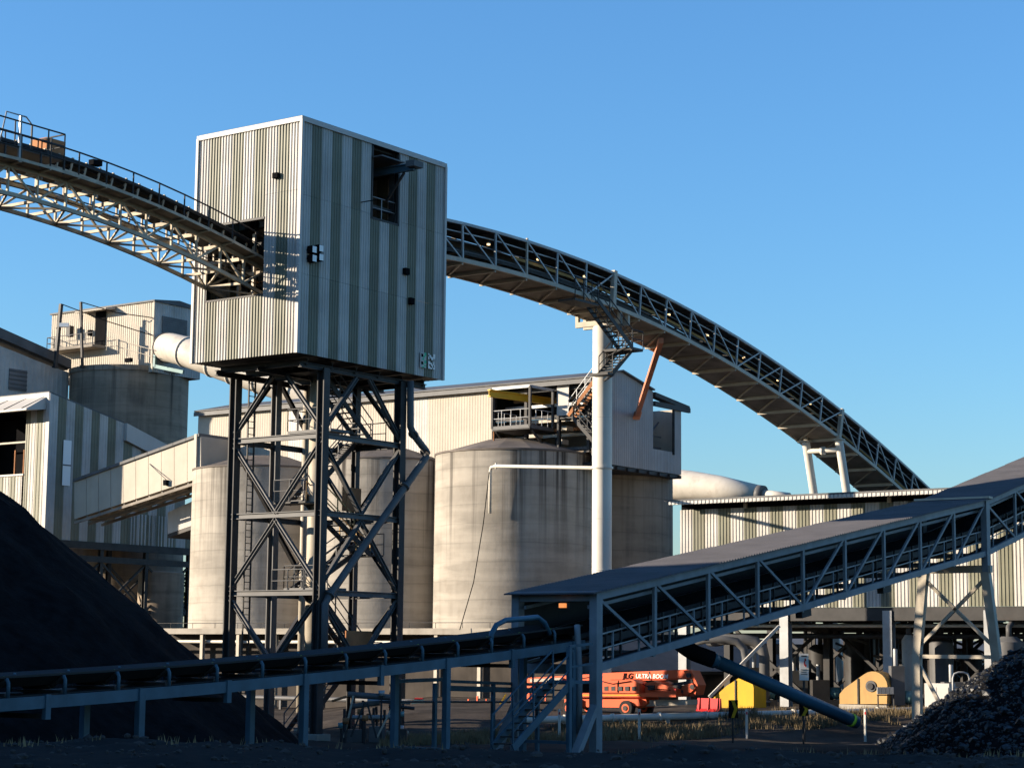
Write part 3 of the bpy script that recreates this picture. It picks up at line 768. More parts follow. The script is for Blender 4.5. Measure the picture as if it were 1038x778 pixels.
# ================================================================== UPPER LEFT GALLERY (open lattice conveyor)
LA = flat(onU(247, 258, N0))                                    # near truss plane, runs along -V out of the sunlit face
lg = thing('lattice_conveyor', 'open lattice conveyor bridge entering the sunlit face of the tower', 'conveyor', flat(LA)-V*8)
dk = [(0,165.5),(75,184.5),(151,216),(240,257)]
dprof = sorted([(-(onV(px,py,LA)-LA).dot(V), onV(px,py,LA).z) for px,py in dk])
_d = np.polyfit([a for a,b in dprof], [b for a,b in dprof], 2)
def lz(t): return float(np.polyval(_d, min(t, 15.0)))+max(0, t-15.0)*float(2*_d[0]*15+_d[1])
LW, LH = 2.3, 1.15
def lp(t, u, h=0.0): return flat(LA, lz(t)+h) - V*t + U*u
TL = 24.0
ln = 16; lpitch = TL/ln
for i in range(-1, ln):
    t0, t1 = i*lpitch, (i+1)*lpitch
    for u in (0, LW):
        bar('top_chord', lp(t0,u), lp(t1,u), .14, .2, 'steel_worn', lg, side=U)
        bar('bottom_chord', lp(t0,u,-LH), lp(t1,u,-LH), .13, .16, 'steel_worn', lg, side=U)
        a, b = (0, -LH) if i % 2 else (-LH, 0)
        bar('diagonal', lp(t0,u,a), lp(t1,u,b), .08, .09, 'steel_worn', lg, side=U)
        bar('post', lp(t0,u,-LH), lp(t0,u,0), .09, .09, 'steel_worn', lg, side=U)
    bar('cross_beam', lp(t0,0,-.05), lp(t0,LW,-.05), .1, .16, 'steel_worn', lg)
    bar('cross_beam', lp(t0,0,-LH), lp(t0,LW,-LH), .1, .12, 'steel_worn', lg)
    bar('floor_brace', lp(t0,0 if i%2 else LW,-LH), lp(t1,LW if i%2 else 0,-LH), .08, .08, 'steel_worn', lg)
    if i % 2: bar('sway_brace', lp(t0,0,-LH), lp(t0,LW,0), .07, .07, 'steel_worn', lg)
    # walkways each side, belt on stools in the middle
    prism('walkway', [lp(t0,-.75,.06), lp(t1,-.75,.06), lp(t1,.15,.06), lp(t0,.15,.06)], Z*.06, 'deck', lg)
    bar('kick_plate', lp(t0,-.75,.1), lp(t1,-.75,.1), .03, .12, 'steel_worn', lg, side=U)
    bar('walkway_bracket', lp(t0,-.75,.03), lp(t0,0,-.02), .07, .07, 'steel_worn', lg)
    for u in (-.72,):
        rod('rail_post', lp(t0,u,.1), lp(t0,u,1.1), .035, 'steel_dark', lg, 6)
        rod('handrail', lp(t0,u,1.1), lp(t1,u,1.1), .035, 'steel_dark', lg, 6)
        rod('mid_rail', lp(t0,u,.6), lp(t1,u,.6), .03, 'steel_dark', lg, 6)
    bar('belt_stringer', lp(t0,.65,.62), lp(t1,.65,.62), .1, .2, 'steel_worn', lg, side=U)
    bar('belt_stringer', lp(t0,1.85,.62), lp(t1,1.85,.62), .1, .2, 'steel_worn', lg, side=U)
    prism('belt', [lp(t0,.65,.98), lp(t1,.65,.98), lp(t1,1.85,.98), lp(t0,1.85,.98)], Z*.12, 'belt', lg)
    prism('belt_edge', [lp(t0,.45,1.05), lp(t1,.45,1.05), lp(t1,.62,1.0), lp(t0,.62,1.0)], Z*.14, 'belt', lg)
    prism('return_belt', [lp(t0,.75,.30), lp(t1,.75,.30), lp(t1,1.75,.30), lp(t0,1.75,.30)], Z*.05, 'belt', lg)
    for k in (0, .5):
        tt = t0+lpitch*k
        bar('idler_stand', lp(tt,.65,.7), lp(tt,.5,1.25), .08, .08, 'steel_worn', lg)
        bar('idler_stand', lp(tt,1.85,.7), lp(tt,2.0,1.25), .08, .08, 'steel_worn', lg)
        bar('stool', lp(tt,.65,-.05), lp(tt,.65,.6), .07, .07, 'steel_worn', lg)
        bar('stool', lp(tt,1.85,-.05), lp(tt,1.85,.6), .07, .07, 'steel_worn', lg)
        rod('roller', lp(tt,.6,.85), lp(tt,1.9,.85), .07, 'steel_dark', lg, 8)
    rod('cable_conduit', lp(t0,.25,-.55), lp(t1,.25,-.55), .03, 'steel_dark', lg, 6)
    rod('cable_conduit', lp(t0,.25,-.75), lp(t1,.25,-.75), .025, 'steel_dark', lg, 6)
# raised cage platform at the left end of the view
tq = -(onV(54, 140, LA)-LA).dot(V)
for (ta, tb, h) in ((tq, tq+3.4, .65),):
    prism('cage_floor', [lp(ta,-.7,h-.1), lp(tb,-.7,h-.1), lp(tb,.9,h-.1), lp(ta,.9,h-.1)], Z*.08, 'steel_grey', lg)
    for u in (-.7, .9):
        railing(lp(ta,u,h), lp(tb,u,h), lg, 'steel_dark', 1.0, .85, .03)
    railing(lp(ta,-.7,h), lp(ta,.9,h), lg, 'steel_dark', 1.0, .8, .03)
    tube('cage_hoop', [lp(ta+1.3,-.2,h), lp(ta+1.3,-.2,h+1.15), lp(ta+1.6,-.2,h+1.4), lp(ta+2.6,-.2,h+1.4), lp(ta+2.9,-.2,h)], .035, 'steel_galv', lg, 6)
    bar('cage_post', lp(ta+2.3,-.7,0), lp(ta+2.3,-.7,h+1.2), .09, .09, 'steel_galv', lg)
    for k in (0, 1.2, 3.0): bar('cage_leg', lp(ta+k,-.7,0), lp(ta+k,-.7,h), .07, .07, 'steel_dark', lg)
blk('take_up_housing', lp(tq-.1,.5,1.0), -V*-1.0, U*.9, Z*.75, 'rust', lg)
blk('junction_box', lp(-(onV(103,168,LA)-LA).dot(V),.5,1.3), V*.5, U*.3, Z*.22, 'black', lg)
# ================================================================== MILL BUILDING AND SILOS
A0 = flat(at(520, 550, 136.0))
SR = 80/F_PX*136.0
sil_top = zat(442, 463, 136.0); sil_bot = zat(442, 637, 136.0)
C0 = flat(onU(267, 550, A0)); B0 = lerp(A0, C0, .5); D0 = A0+V*10.6
def silo(c, name, label, roof=True, m='concrete'):
    t = thing('concrete_silo', label, 'silo', flat(c, sil_bot), 'concrete silos under the mill building')
    prof = [(SR, sil_bot), (SR, lerp(sil_bot, sil_top, .33)), (SR, lerp(sil_bot, sil_top, .66)), (SR, sil_top)]
    lathe('shell', c, prof, m, t, 72)
    lathe('rim', c, [(SR+.03, sil_top), (SR+.06, sil_top+.03), (SR+.06, sil_top+.14), (SR-.1, sil_top+.15)], 'silo_roof', t, 48)
    if roof:
        lathe('roof', c, [(SR-.1, sil_top+.12), (SR*.35, sil_top+1.15), (.4, sil_top+1.3)], 'silo_roof', t, 14, smooth=False)
    return t
sa = silo(A0, 'a', 'largest pale concrete silo with long dark stains, directly left of the cream pier')
silo(B0, 'b', 'middle concrete silo, half hidden behind the tower legs')
silo(C0, 'c', 'concrete silo at the far left end of the row, lit on its left side')
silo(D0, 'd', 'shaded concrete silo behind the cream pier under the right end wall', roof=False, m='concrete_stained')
# dark stains on the nearest silo are on the concrete; the down pipe and cable that ran them
mill = thing('mill_building', 'long cream clad mill building standing on top of the silos', 'building', flat(lerp(A0, C0, .5), sil_top))
Aw = A0 + V*.4
s_end = (onU(200.5, 440, Aw)-Aw).dot(U)
s_open = (onU(499, 420, Aw)-Aw).dot(U)
s_cor = -(SR+.75)
z_eave = onU(400, 399.5, Aw).z
zw0 = sil_top+.25
npn = 15; pw = (s_end-s_open)/npn
for i in range(npn):
    corr('wall_sheet', Aw+U*(s_open+i*pw), U, pw-.006, zw0, z_eave, -V, 'clad_cream' if i not in (3, 9) else 'clad_white', mill, ribs=8, dep=.012)
# right end wall, open doorway near the back
Cn = Aw+U*s_cor
v_end = (onV(690.5, 440, Cn)-Cn).dot(V)
v_d0 = (onV(662, 420, Cn)-Cn).dot(V); v_d1 = (onV(682, 420, Cn)-Cn).dot(V); v_r = (onV(629, 380, Cn)-Cn).dot(V)
z_r = onV(629, 376.5, Cn).z; z_b = onV(690.5, 414, Cn).z; z_f = z_eave
zdb = onV(670, 456, Cn).z
zcb = onV(650, 475, Cn).z
def zroof(v): return lerp(z_f, z_r, v/v_r) if v < v_r else lerp(z_r, z_b, (v-v_r)/(v_end-v_r))
cuts = [0, v_r*.5, v_r, lerp(v_r, v_d0, .33), lerp(v_r, v_d0, .66), v_d0, v_d1, v_end]
for a, b in zip(cuts, cuts[1:]):
    top0, top1 = (zroof(a), zroof(b)) if not (abs(a-v_d0) < 1e-6) else (zdb, zdb)
    corr('end_wall_sheet', Cn+V*a, V, b-a-.005, zcb, top0, -U, 'clad_grey', mill, ribs=6, dep=.018, z1b=top1)
# roof sheets, rear wall, far end, floor
Lr = s_end-s_cor
nr = 12
for i in range(nr):
    for (va, vb) in ((-.5, v_r), (v_r, v_end+.2)):
        if va > 0 and i == 0: vb = v_d0-.1
        P0 = Cn+U*(Lr*i/nr-(.25 if i == 0 else 0)); P1 = Cn+U*(Lr*(i+1)/nr-.01)
        za, zb_ = zroof(max(va, 0))-(.5*(z_r-z_f)/v_r if va < 0 else 0), zroof(min(vb, v_end))
        prism('roof_sheet', [flat(P0, za+.03)+V*va, flat(P1, za+.03)+V*va, flat(P1, zb_+.03)+V*vb, flat(P0, zb_+.03)+V*vb], Z*.09, 'roof_dark', mill)
blk('eave_fascia', flat(Cn, z_f-.42)-V*.42+U*-.2, U*(Lr+.3), V*.06, Z*.30, 'steel_grey', mill)
blk('soffit', flat(Cn, z_f-.10)-V*.35+U*-.2, U*(Lr+.3), V*.38, Z*.05, 'clad_cream', mill)
for i in range(8):
    corr('rear_wall_sheet', Cn+V*v_end+U*(Lr*i/8), U, Lr/8-.01, zcb, z_b-.05, V, 'clad_cream', mill, ribs=6, dep=.03)
corr('far_end_sheet', Aw+U*s_end, V, v_end-.2, zw0, z_eave-.1, U, 'clad_cream', mill, ribs=20, dep=.03, z1b=z_b)
blk('floor_slab', flat(Cn, sil_top+.16)+V*.3+U*.3, U*(Lr-.6), V*(v_end-.4), Z*.12, 'concrete_dark', mill)
blk('floor_slab', flat(Cn, zcb-.28)+U*.05+V*.05, U*4, V*(v_end-.1), Z*.25, 'steel_dark', mill)
for k in range(9):
    v_ = .3 + (v_end-.6)*k/8
    bar('wall_footing', flat(Cn, zcb-.3)+V*v_-U*.03, flat(Cn, zcb-.08)+V*v_-U*.03, .2, .2, 'steel_dark', mill)
# doorway canopy and inner frame at the back of the end wall
prism('torn_roof_edge', [flat(Cn, zroof(v_d0)-.05)+V*v_d0-U*.2, flat(Cn, z_b+.25)+V*(v_end+.9)-U*.2, flat(Cn, z_b-.1)+V*(v_end+.9)-U*.2, flat(Cn, zroof(v_d0)-.35)+V*v_d0-U*.2], U*.6, 'steel_dark', mill)
bar('door_beam', flat(Cn, z_b-.05)+V*(v_d0)-U*.1, flat(Cn, z_b-.05)+V*(v_end+1.0)-U*.1, .2, .35, 'steel_dark', mill)
for k in (.15, .55): bar('inner_rail', flat(Cn, zdb+k*2)+V*v_d0+U*1.0, flat(Cn, zdb+k*2)+V*v_d1+U*1.0, .08, .1, 'steel_grey', mill)
bar('inner_brace', flat(Cn, zdb)+V*v_d0+U*1.2, flat(Cn, zdb+2.2)+V*v_d1+U*1.2, .1, .1, 'steel_grey', mill)
bar('door_jamb', flat(Cn, zdb-.2)+V*v_d1-U*.06, flat(Cn, z_b)+V*v_d1-U*.06, .16, .12, 'steel_dark', mill)
# open bay at the front right: steelwork, loose sheet, stairs
ow = s_open-s_cor
for q in (0, .33, .66, .95):
    P = Aw+U*(s_open-ow*q)
    bar('bay_column', flat(P, zw0-.1)+V*.25, flat(P, z_f)+V*.25, .22, .22, 'steel_dark', mill, side=U, shape='ibeam')
    bar('bay_column', flat(P, zw0-.1)+V*4, flat(P, z_r)+V*4, .2, .2, 'steel_dark', mill, side=U, shape='ibeam')
for z, vv, m in ((z_f-.6, .25, 'steel_dark'), (lerp(zw0, z_f, .5), .25, 'steel_dark'), (lerp(zw0, z_f, .5), 2.2, 'steel_cream'), (lerp(zw0, z_f, .7), 1.6, 'steel_galv'), (lerp(zw0, z_f, .3), 2.8, 'steel_cream'), (zw0+.2, .3, 'steel_grey'), (lerp(zw0, z_f, .82), 2.6, 'steel_cream'), (lerp(zw0, z_f, .4), 3.4, 'rust')):
    bar('bay_beam', flat(Aw, z)+U*s_open+V*vv, flat(Aw, z)+U*s_cor+V*vv, .16, .2, m, mill)
for k in range(7):
    q = Aw+U*(s_open-ow*(k+.4)/7)+V*random.uniform(.8, 3)
    blk('bay_machine', flat(q, zw0+.3+random.uniform(0, 1.6)), U*random.uniform(.4, 1.0), V*.8, Z*random.uniform(.2, .8), random.choice(['steel_cream','steel_grey','steel_galv','duct_white']), mill)
sA_ = (onU(577, 400, Aw)-Aw).dot(U); sB_ = (onU(565, 400, Aw)-Aw).dot(U)
blk('loose_sheet', flat(Aw, onU(571, 421, Aw).z)+U*sA_-V*.06, U*(sB_-sA_), V*.05, Z*(onU(571, 388, Aw).z-onU(571, 421, Aw).z), 'clad_white', mill)
g0 = onU(576, 421, Aw-V*.9); g1 = onU(602, 386, Aw-V*.9)
stairs(g0, g1, V, .85, mill, 'rust', tread='steel_dark', rm='steel_galv')
g2 = onU(603, 449, Aw-V*.9)
stairs(g2, onU(580, 422, Aw-V*.9), V, .85, mill, 'steel_dark', tread='steel_dark')
blk('stair_landing', onU(580, 422, Aw-V*.9)-Z*.1, U*1.4, V*1.0, Z*.1, 'steel_dark', mill)
bar('stair_post', flat(onU(566, 422, Aw-V*.9), zw0), onU(566, 422, Aw-V*.9), .12, .12, 'steel_dark', mill)
# hanging hoist platform with yellow runway beam
Kw = onU(562, 436, Aw); K = Kw-V*2.9
kz = Kw.z
pu = (onU(499, 433, K)-K).dot(U)
hp = thing('hoist_platform', 'railed hoist platform with a yellow runway beam on the mill wall', 'platform', K)
blk('deck', flat(K, kz-.16), U*pu, V*2.8, Z*.16, 'steel_dark', hp)
bar('edge_beam', flat(K, kz+.02), flat(K, kz+.02)+U*pu, .1, .24, 'steel_grey', hp)
bar('edge_beam', flat(K, kz+.02), flat(K, kz+.02)+V*2.8, .1, .24, 'steel_grey', hp)
hz = onU(538, 391, K).z-kz
for (u, v_) in ((0, 0), (pu, 0), (0, 2.7)):
    bar('post', flat(K, kz)+U*u+V*v_, flat(K, kz+hz)+U*u+V*v_, .16, .16, 'steel_dark', hp)
bar('head_beam', flat(K, kz+hz), flat(K, kz+hz)+U*pu, .12, .18, 'steel_galv', hp)
bar('head_beam', flat(K, kz+hz), flat(K, kz+hz)+V*2.8, .12, .18, 'steel_galv', hp)
bar('runway_beam', onU(501, 394, K)-V*.6-Z*.35, onU(501, 394, K)+V*6.6-U*1.2-Z*.35, .26, .5, 'yellow_beam', hp, shape='ibeam')
railing(flat(K, kz+.1), flat(K, kz+.1)+U*pu, hp, 'steel_galv', 1.1, .7, .03)
railing(flat(K, kz+.1)+U*pu, flat(K, kz+.1)+U*pu+V*2.8, hp, 'steel_galv', 1.1, .8, .03)
railing(flat(K, kz+.1), flat(K, kz+.1)+V*2.8, hp, 'steel_galv', 1.1, .8, .03)
bar('knee_brace', flat(K, kz-.2)+U*.1+V*.3, flat(K, kz-1.8)+U*.1+V*2.8, .12, .12, 'steel_dark', hp)
bar('knee_brace', flat(K, kz-.2)+U*(pu-.1)+V*.3, flat(K, kz-1.8)+U*(pu-.1)+V*2.8, .12, .12, 'steel_dark', hp)
rod('hanging_pipe', flat(K, kz-.2)+U*(pu-.15), flat(K, sil_top-1.0)+U*(pu-.15), .06, 'rust', hp, 6)
# pipe from the silo to the pier
q0 = at(497, 472, 130.0); q1 = flat(PC_, zr)+Vector((-.5, 0, 0))
pp = thing('cross_pipe', 'thin cream pipe running level from the silo to the pier', 'pipe', q0)
tube('pipe', [flat(q0, at(497, 520, 130.4).z)+Vector((0,.4,0)), flat(q0, q0.z-.35)+Vector((0,.35,0)), q0+Vector((.05,.25,-.08)), q0+Vector((.35,0,0)), q1], .11, 'steel_white', pp, 10)
rod('flange', q0+Vector((.3,0,0)), q0+Vector((.42,0,0)), .2, 'steel_white', pp, 10)
cb = tube('hanging_cable', [at(496, 478, 130.2), at(490, 530, 130.0), at(480, 590, 129.8), at(466, 638, 129.6)], .03, 'black', None, 6)
tag(cb, 'slack black cable hanging down the largest silo', 'cable')
# ledge slab and dark base below the silos
bs = thing('silo_base', 'long concrete ledge and dark base wall under the silo row', 'base', flat(lerp(A0, C0, .5)))
f0 = A0-V*(SR+1.3)+U*(-SR-2.0); fl = (onU(150, 640, A0-V*(SR+1.3))-f0).dot(U)
blk('ledge', flat(f0, sil_bot-.42), U*fl, V*(SR*2+6), Z*.40, 'concrete', bs)
blk('base_wall', flat(f0, -.3)+V*2.4, U*fl, V*SR*2, Z*(sil_bot-.13), 'base_dark', bs)  # wall colour darkened to stand for shade under the ledge
nn = 10
for i in range(nn):
    P = f0+U*(fl*(i+.5)/nn)+V*.25
    bar('ledge_post', flat(P, -.2), flat(P, sil_bot-.42), .26, .26, 'steel_cream', bs, side=U, shape='ibeam')
rod('ledge_pipe', flat(f0, sil_bot-.95)+V*.6, flat(f0, sil_bot-.95)+V*.6+U*fl, .12, 'steel_white', bs, 10)
rod('ledge_pipe', flat(f0, .75)-V*1.5, flat(f0, .75)-V*1.5+U*(fl*.75), .16, 'steel_grey', bs, 12)
for i in range(7): 
    P = f0-V*1.5+U*(fl*.75*(i+.5)/7); bar('pipe_stand', flat(P, -.2), flat(P, .6), .15, .15, 'steel_grey', bs)
railing(flat(f0, sil_bot)+V*.1, flat(f0, sil_bot)+V*.1+U*fl, bs, 'steel_dark', .35, 2.2, .02, mid=False)

# ================================================================== BUILDINGS AT FAR LEFT
S0 = flat(at(48.5, 460, 160.5))
sb = thing('striped_building', 'white and green striped building with a slanting roof behind the stockpile', 'building', S0)
sz0 = onV(48.5, 546, S0).z; szt = onV(50, 398, S0).z
sL = (onV(178, 480, S0)-S0).dot(V); sm = (onV(126, 430, S0)-S0).dot(V)
szm = onV(126, 429, S0).z; sze = onV(178, 457, S0).z
n1 = 9; w1 = sm/n1
for i in range(n1):
    a, b = i*w1, (i+1)*w1
    za, zb2 = lerp(szt, szm, a/sm), lerp(szt, szm, b/sm)
    m = ('clad_white' if i % 2 == 0 else 'clad_green')
    corr('cladding_panel', S0+V*a, V, w1-.01, sz0, za, -U, m, sb, ribs=3, dep=.03, z1b=zb2)
n2 = 6; w2 = (sL-sm)/n2
for i in range(n2):
    a, b = sm+i*w2, sm+(i+1)*w2
    za, zb2 = lerp(szm, sze, i/n2)-1.5, lerp(szm, sze, (i+1)/n2)-1.5
    corr('cladding_panel', S0+V*a, V, w2-.01, sz0, za, -U, 'clad_green' if i % 2 == 0 else 'clad_white', sb, ribs=3, dep=.03, z1b=zb2)
prism('slanting_cover', [flat(S0, szm-1.45)+V*sm, flat(S0, sze-1.45)+V*sL, flat(S0, sze)+V*sL, flat(S0, szm)+V*sm], -U*.35, 'trim_white', sb)
rod('slanting_duct', flat(S0, szm-.9)+V*sm+U*1.2, flat(S0, sze-.9)+V*sL+U*1.2, 1.0, 'trim_white', sb, 16)
prism('roof', [flat(S0, szt+.02)-V*.1, flat(S0, szm+.02)+V*sm, flat(S0, szm+.14)+V*sm, flat(S0, szt+.14)-V*.1], U*9, 'roof_dark', sb)
# sunlit front with a wide opening and a folded canopy
zo0, zo1 = onU(10, 482, S0).z, onU(10, 420, S0).z
so0 = (onU(25.5, 450, S0)-S0).dot(U); FL = 9.0
nf = 12; wf = FL/nf
for i in range(nf):
    a = i*wf; m = 'clad_white' if i % 2 == 0 else 'clad_green'
    if a+.01 < so0:
        corr('cladding_panel', S0+U*a, U, min(wf, so0-a+.0)-.01, sz0, zo1 if False else szt-.9, -V, m, sb, ribs=2, dep=.03)
    else:
        corr('cladding_panel', S0+U*a, U, wf-.01, sz0, zo0, -V, m, sb, ribs=2, dep=.03)
blk('fascia', flat(S0, szt-.9)-V*.12, U*FL, V*.2, Z*.95, 'trim_white', sb)
blk('corner_trim', flat(S0, sz0)-V*.08-U*.08, U*.4, V*.16, Z*(szt-sz0), 'trim_white', sb)
blk('opening_sill', flat(S0, zo0-.05)+U*so0-V*.1, U*(FL-so0), V*.3, Z*.15, 'trim_white', sb)
prism('canopy', [flat(S0, zo1+.15)+U*.35-V*.05, flat(S0, zo1-.1)+U*.35-V*2.0, flat(S0, zo1+.05)+U*.35-V*2.0, flat(S0, zo1+1.2)+U*.35-V*.05], U*FL, 'trim_white', sb)
for k in range(4):
    u = .6+k*2.2
    bar('canopy_stay', flat(S0, szt-.3)+U*u-V*.1, flat(S0, zo1+.1)+U*(u+.5)-V*1.95, .07, .07, 'black', sb)
blk('inner_floor', flat(S0, sz0+.1)+U*.2+V*.2, U*8.6, V*(sL-.5), Z*.2, 'steel_dark', sb)
blk('interior_shade', flat(S0, sz0+.3)+U*.5+V*2.2, U*8.4, V*.2, Z*(szm-sz0-.2), 'black', sb)  # black sheets stand for the darkness inside the opening
blk('interior_shade', flat(S0, sz0+.3)+U*9+V*.05, U*.2, V*6, Z*(szt-sz0-.4), 'black', sb)
bar('inner_rail', flat(S0, lerp(zo0, zo1, .55))+U*so0+V*.6, flat(S0, lerp(zo0, zo1, .55))+U*FL+V*.6, .1, .14, 'steel_cream', sb)
for k in (1.1, 2.2): bar('inner_post', flat(S0, zo0)+U*(so0+k)+V*.9, flat(S0, zo0+2.2)+U*(so0+k)+V*.9, .12, .12, 'rust', sb)
# pale flush plate painted as the sunlit wall beyond a slot
zs0, zs1 = onV(67, 492, S0).z, onV(67, 446, S0).z
vs0, vs1 = (onV(63, 470, S0)-S0).dot(V), (onV(71, 470, S0)-S0).dot(V)
blk('sunlit_slot_plate', flat(S0, zs0)+V*vs0-U*.07, V*(vs1-vs0), -U*.02, Z*(zs1-zs0), 'lamp_face', sb)
bar('slot_bar', flat(S0, lerp(zs0, zs1, .45))+V*vs0-U*.11, flat(S0, lerp(zs0, zs1, .45))+V*vs1-U*.11, .03, .1, 'steel_grey', sb)
# understructure
bar('floor_girder', flat(S0, sz0-.3)-U*.1, flat(S0, sz0-.3)-U*.1+V*(sL+8), .3, .6, 'steel_dark', sb)
bar('floor_girder', flat(S0, sz0-1.4)-U*.1+V*2, flat(S0, sz0-1.4)-U*.1+V*(sL+8), .3, .5, 'steel_dark', sb)
for k in range(5):
    for u in (0, 4.5):
        P = S0+V*(1+(sL+6)*k/4)+U*u
        bar('support_column', flat(P, -.3), flat(P, sz0-.3), .35, .35, 'steel_dark', sb, side=V, shape='ibeam')
        if k < 4:
            Q = S0+V*(1+(sL+6)*(k+1)/4)+U*u
            zz = sz0-1.6
            bar('support_brace', flat(P, zz), flat(Q, zz-4), .16, .16, 'steel_dark', sb); bar('support_brace', flat(Q, zz), flat(P, zz-4), .16, .16, 'steel_dark', sb)
            bar('support_tie', flat(P, zz-4), flat(Q, zz-4), .2, .3, 'steel_dark', sb)
for i in range(7):                               # lower striped skirt to the right
    corr('skirt_panel', S0+V*(sL*.62+i*1.15), V, 1.14, sz0-.1, sz0+2.6, -U, 'clad_white' if i%2 else 'clad_green', sb, ribs=3, dep=.03)
an = thing('shade_annex', 'unseen striped annex added at far left to shade the sloping gallery', 'building', Vector((-48, 155, 0)))  # unseen block added so its shadow falls across the inclined gallery
for i in range(8):
    corr('cladding_panel', Vector((-53+1.25*i, 151.7, 0)), Vector((1,0,0)), 1.24, 9, 27, Vector((0,-1,0)), 'clad_white' if i % 2 else 'clad_green', an, ribs=4)
for i in range(5):
    corr('cladding_panel', Vector((-43, 151.7+1.25*i, 0)), Vector((0,1,0)), 1.24, 9, 27, Vector((1,0,0)), 'clad_white' if i % 2 else 'clad_green', an, ribs=4)
    corr('cladding_panel', Vector((-53, 151.7+1.25*i, 0)), Vector((0,1,0)), 1.24, 9, 27, Vector((-1,0,0)), 'clad_white' if i % 2 else 'clad_green', an, ribs=4)
blk('roof', Vector((-53.2, 151.5, 27.02)), Vector((10.4,0,0)), Vector((0,6.6,0)), Z*.2, 'roof_dark', an)
blk('floor', Vector((-52.9, 151.8, 8.7)), Vector((9.8,0,0)), Vector((0,6,0)), Z*.28, 'steel_dark', an)
for x in (-52.5, -43.5):
    for y in (152.1, 157.4): bar('leg', Vector((x, y, -.3)), Vector((x, y, 8.7)), .4, .4, 'steel_dark', an, shape='ibeam')
# inclined enclosed gallery in front of it
G0 = flat(at(203, 470, 148.0))
ig = thing('inclined_gallery', 'pale enclosed gallery sloping up to the left end of the mill', 'conveyor gallery', G0)
def igp(px, py): return onU(px, py, G0)
t0, t1 = igp(203, 442), igp(75, 488.5); b0, b1 = igp(203, 484), igp(75, 526)
np_ = 10
for i in range(np_):
    a, b = i/np_, (i+1)/np_-.003
    prism('side_sheet', [lerp(b0,b1,a), lerp(b0,b1,b), lerp(t0,t1,b), lerp(t0,t1,a)], V*.06, 'clad_cream', ig)
    prism('far_side_sheet', [lerp(b0,b1,a)+V*3, lerp(b0,b1,b)+V*3, lerp(t0,t1,b)+V*3, lerp(t0,t1,a)+V*3], V*.06, 'clad_white', ig)
    prism('roof_sheet', [lerp(t0,t1,a)-V*.15, lerp(t0,t1,b)-V*.15, lerp(t0,t1,b)+V*3.2, lerp(t0,t1,a)+V*3.2], Z*.22, 'roof_dark', ig)
    prism('floor_sheet', [lerp(b0,b1,a)+V*.05, lerp(b0,b1,b)+V*.05, lerp(b0,b1,b)+V*3, lerp(b0,b1,a)+V*3], Z*.06, 'deck', ig)
    bar('floor_joist', lerp(b0,b1,a)+V*.1-Z*.1, lerp(b0,b1,a)+V*3-Z*.1, .12, .22, 'deck', ig)
prism('end_sheet', [b0, b0+V*3, t0+V*3, t0], -U*.06, 'clad_cream', ig)
for k in (0.1, 1.5, 2.9): bar('floor_runner', b0+V*k-Z*.28, b1+V*k-Z*.28, .14, .2, 'deck', ig)
bar('end_bracket', igp(200, 440), igp(199, 485), .25, .4, 'steel_cream', ig)
blk('lamp', igp(171, 489)-Z*.2-V*.3, U*.3, V*.3, Z*.4, 'black', ig)
bar('lamp_arm', igp(152, 470)-V*.05, igp(171, 486)-V*.3, .05, .05, 'steel_grey', ig)
bx = thing('lower_gallery', 'short grey box gallery below the sloping gallery beside the silos', 'conveyor gallery', flat(at(185, 525, 146)))
Q0 = flat(at(201, 525, 152.0))
prism('side', [onU(201,505,Q0), onU(170,519,Q0), onU(170,541,Q0), onU(201,530,Q0)], V*2.4, 'clad_white', bx)
prism('underside', [onU(201,530,Q0)-Z*.3, onU(170,541,Q0)-Z*.3, onU(170,541,Q0)-Z*.02, onU(201,530,Q0)-Z*.02], V*2.4, 'steel_dark', bx)
# shed with sloping dark roof at the far left
H0 = flat(at(70, 380, 178.0))
sh = thing('roofed_shed', 'grey shed with a thick dark sloping roof edge at far left', 'building', H0)
def hv(px, py): return onV(px, py, H0)
zb_h = hv(70, 560).z
pts_ = [(-40, 330), (-20,338), (0, 350.5), (17, 357), (35, 364.5), (52, 371), (70, 377.5)]
for (xa, ya), (xb, yb) in zip(pts_, pts_[1:]):
    A_, B_ = hv(xa, ya), hv(xb, yb)
    corr('wall_sheet', flat(A_), V, (B_-A_).dot(V)-.01, zb_h, A_.z, -U, 'clad_white', sh, ribs=4, dep=.02, z1b=B_.z)
prism('roof', [hv(-40, 318), hv(69, 366), hv(69, 375), hv(-40, 329)], U*14-U*0, 'roof_dark', sh)
prism('roof_edge', [hv(-40, 316), hv(68.5, 364.5), hv(68.5, 374), hv(-40, 327)], -U*.5, 'roof_dark', sh)
wa, wb = hv(9, 373), hv(26, 397)
wdw = blk('window', flat(wa, wb.z)-U*.05, V*(wb-wa).dot(V), -U*.05, Z*(wa.z-wb.z), 'window_grey', sh)
for k in range(5):
    bar('louvre', flat(wa, lerp(wb.z, wa.z, (k+.5)/5))-U*.12, flat(wb, lerp(wb.z, wa.z, (k+.5)/5))-U*.12, .05, .12, 'steel_grey', wdw)
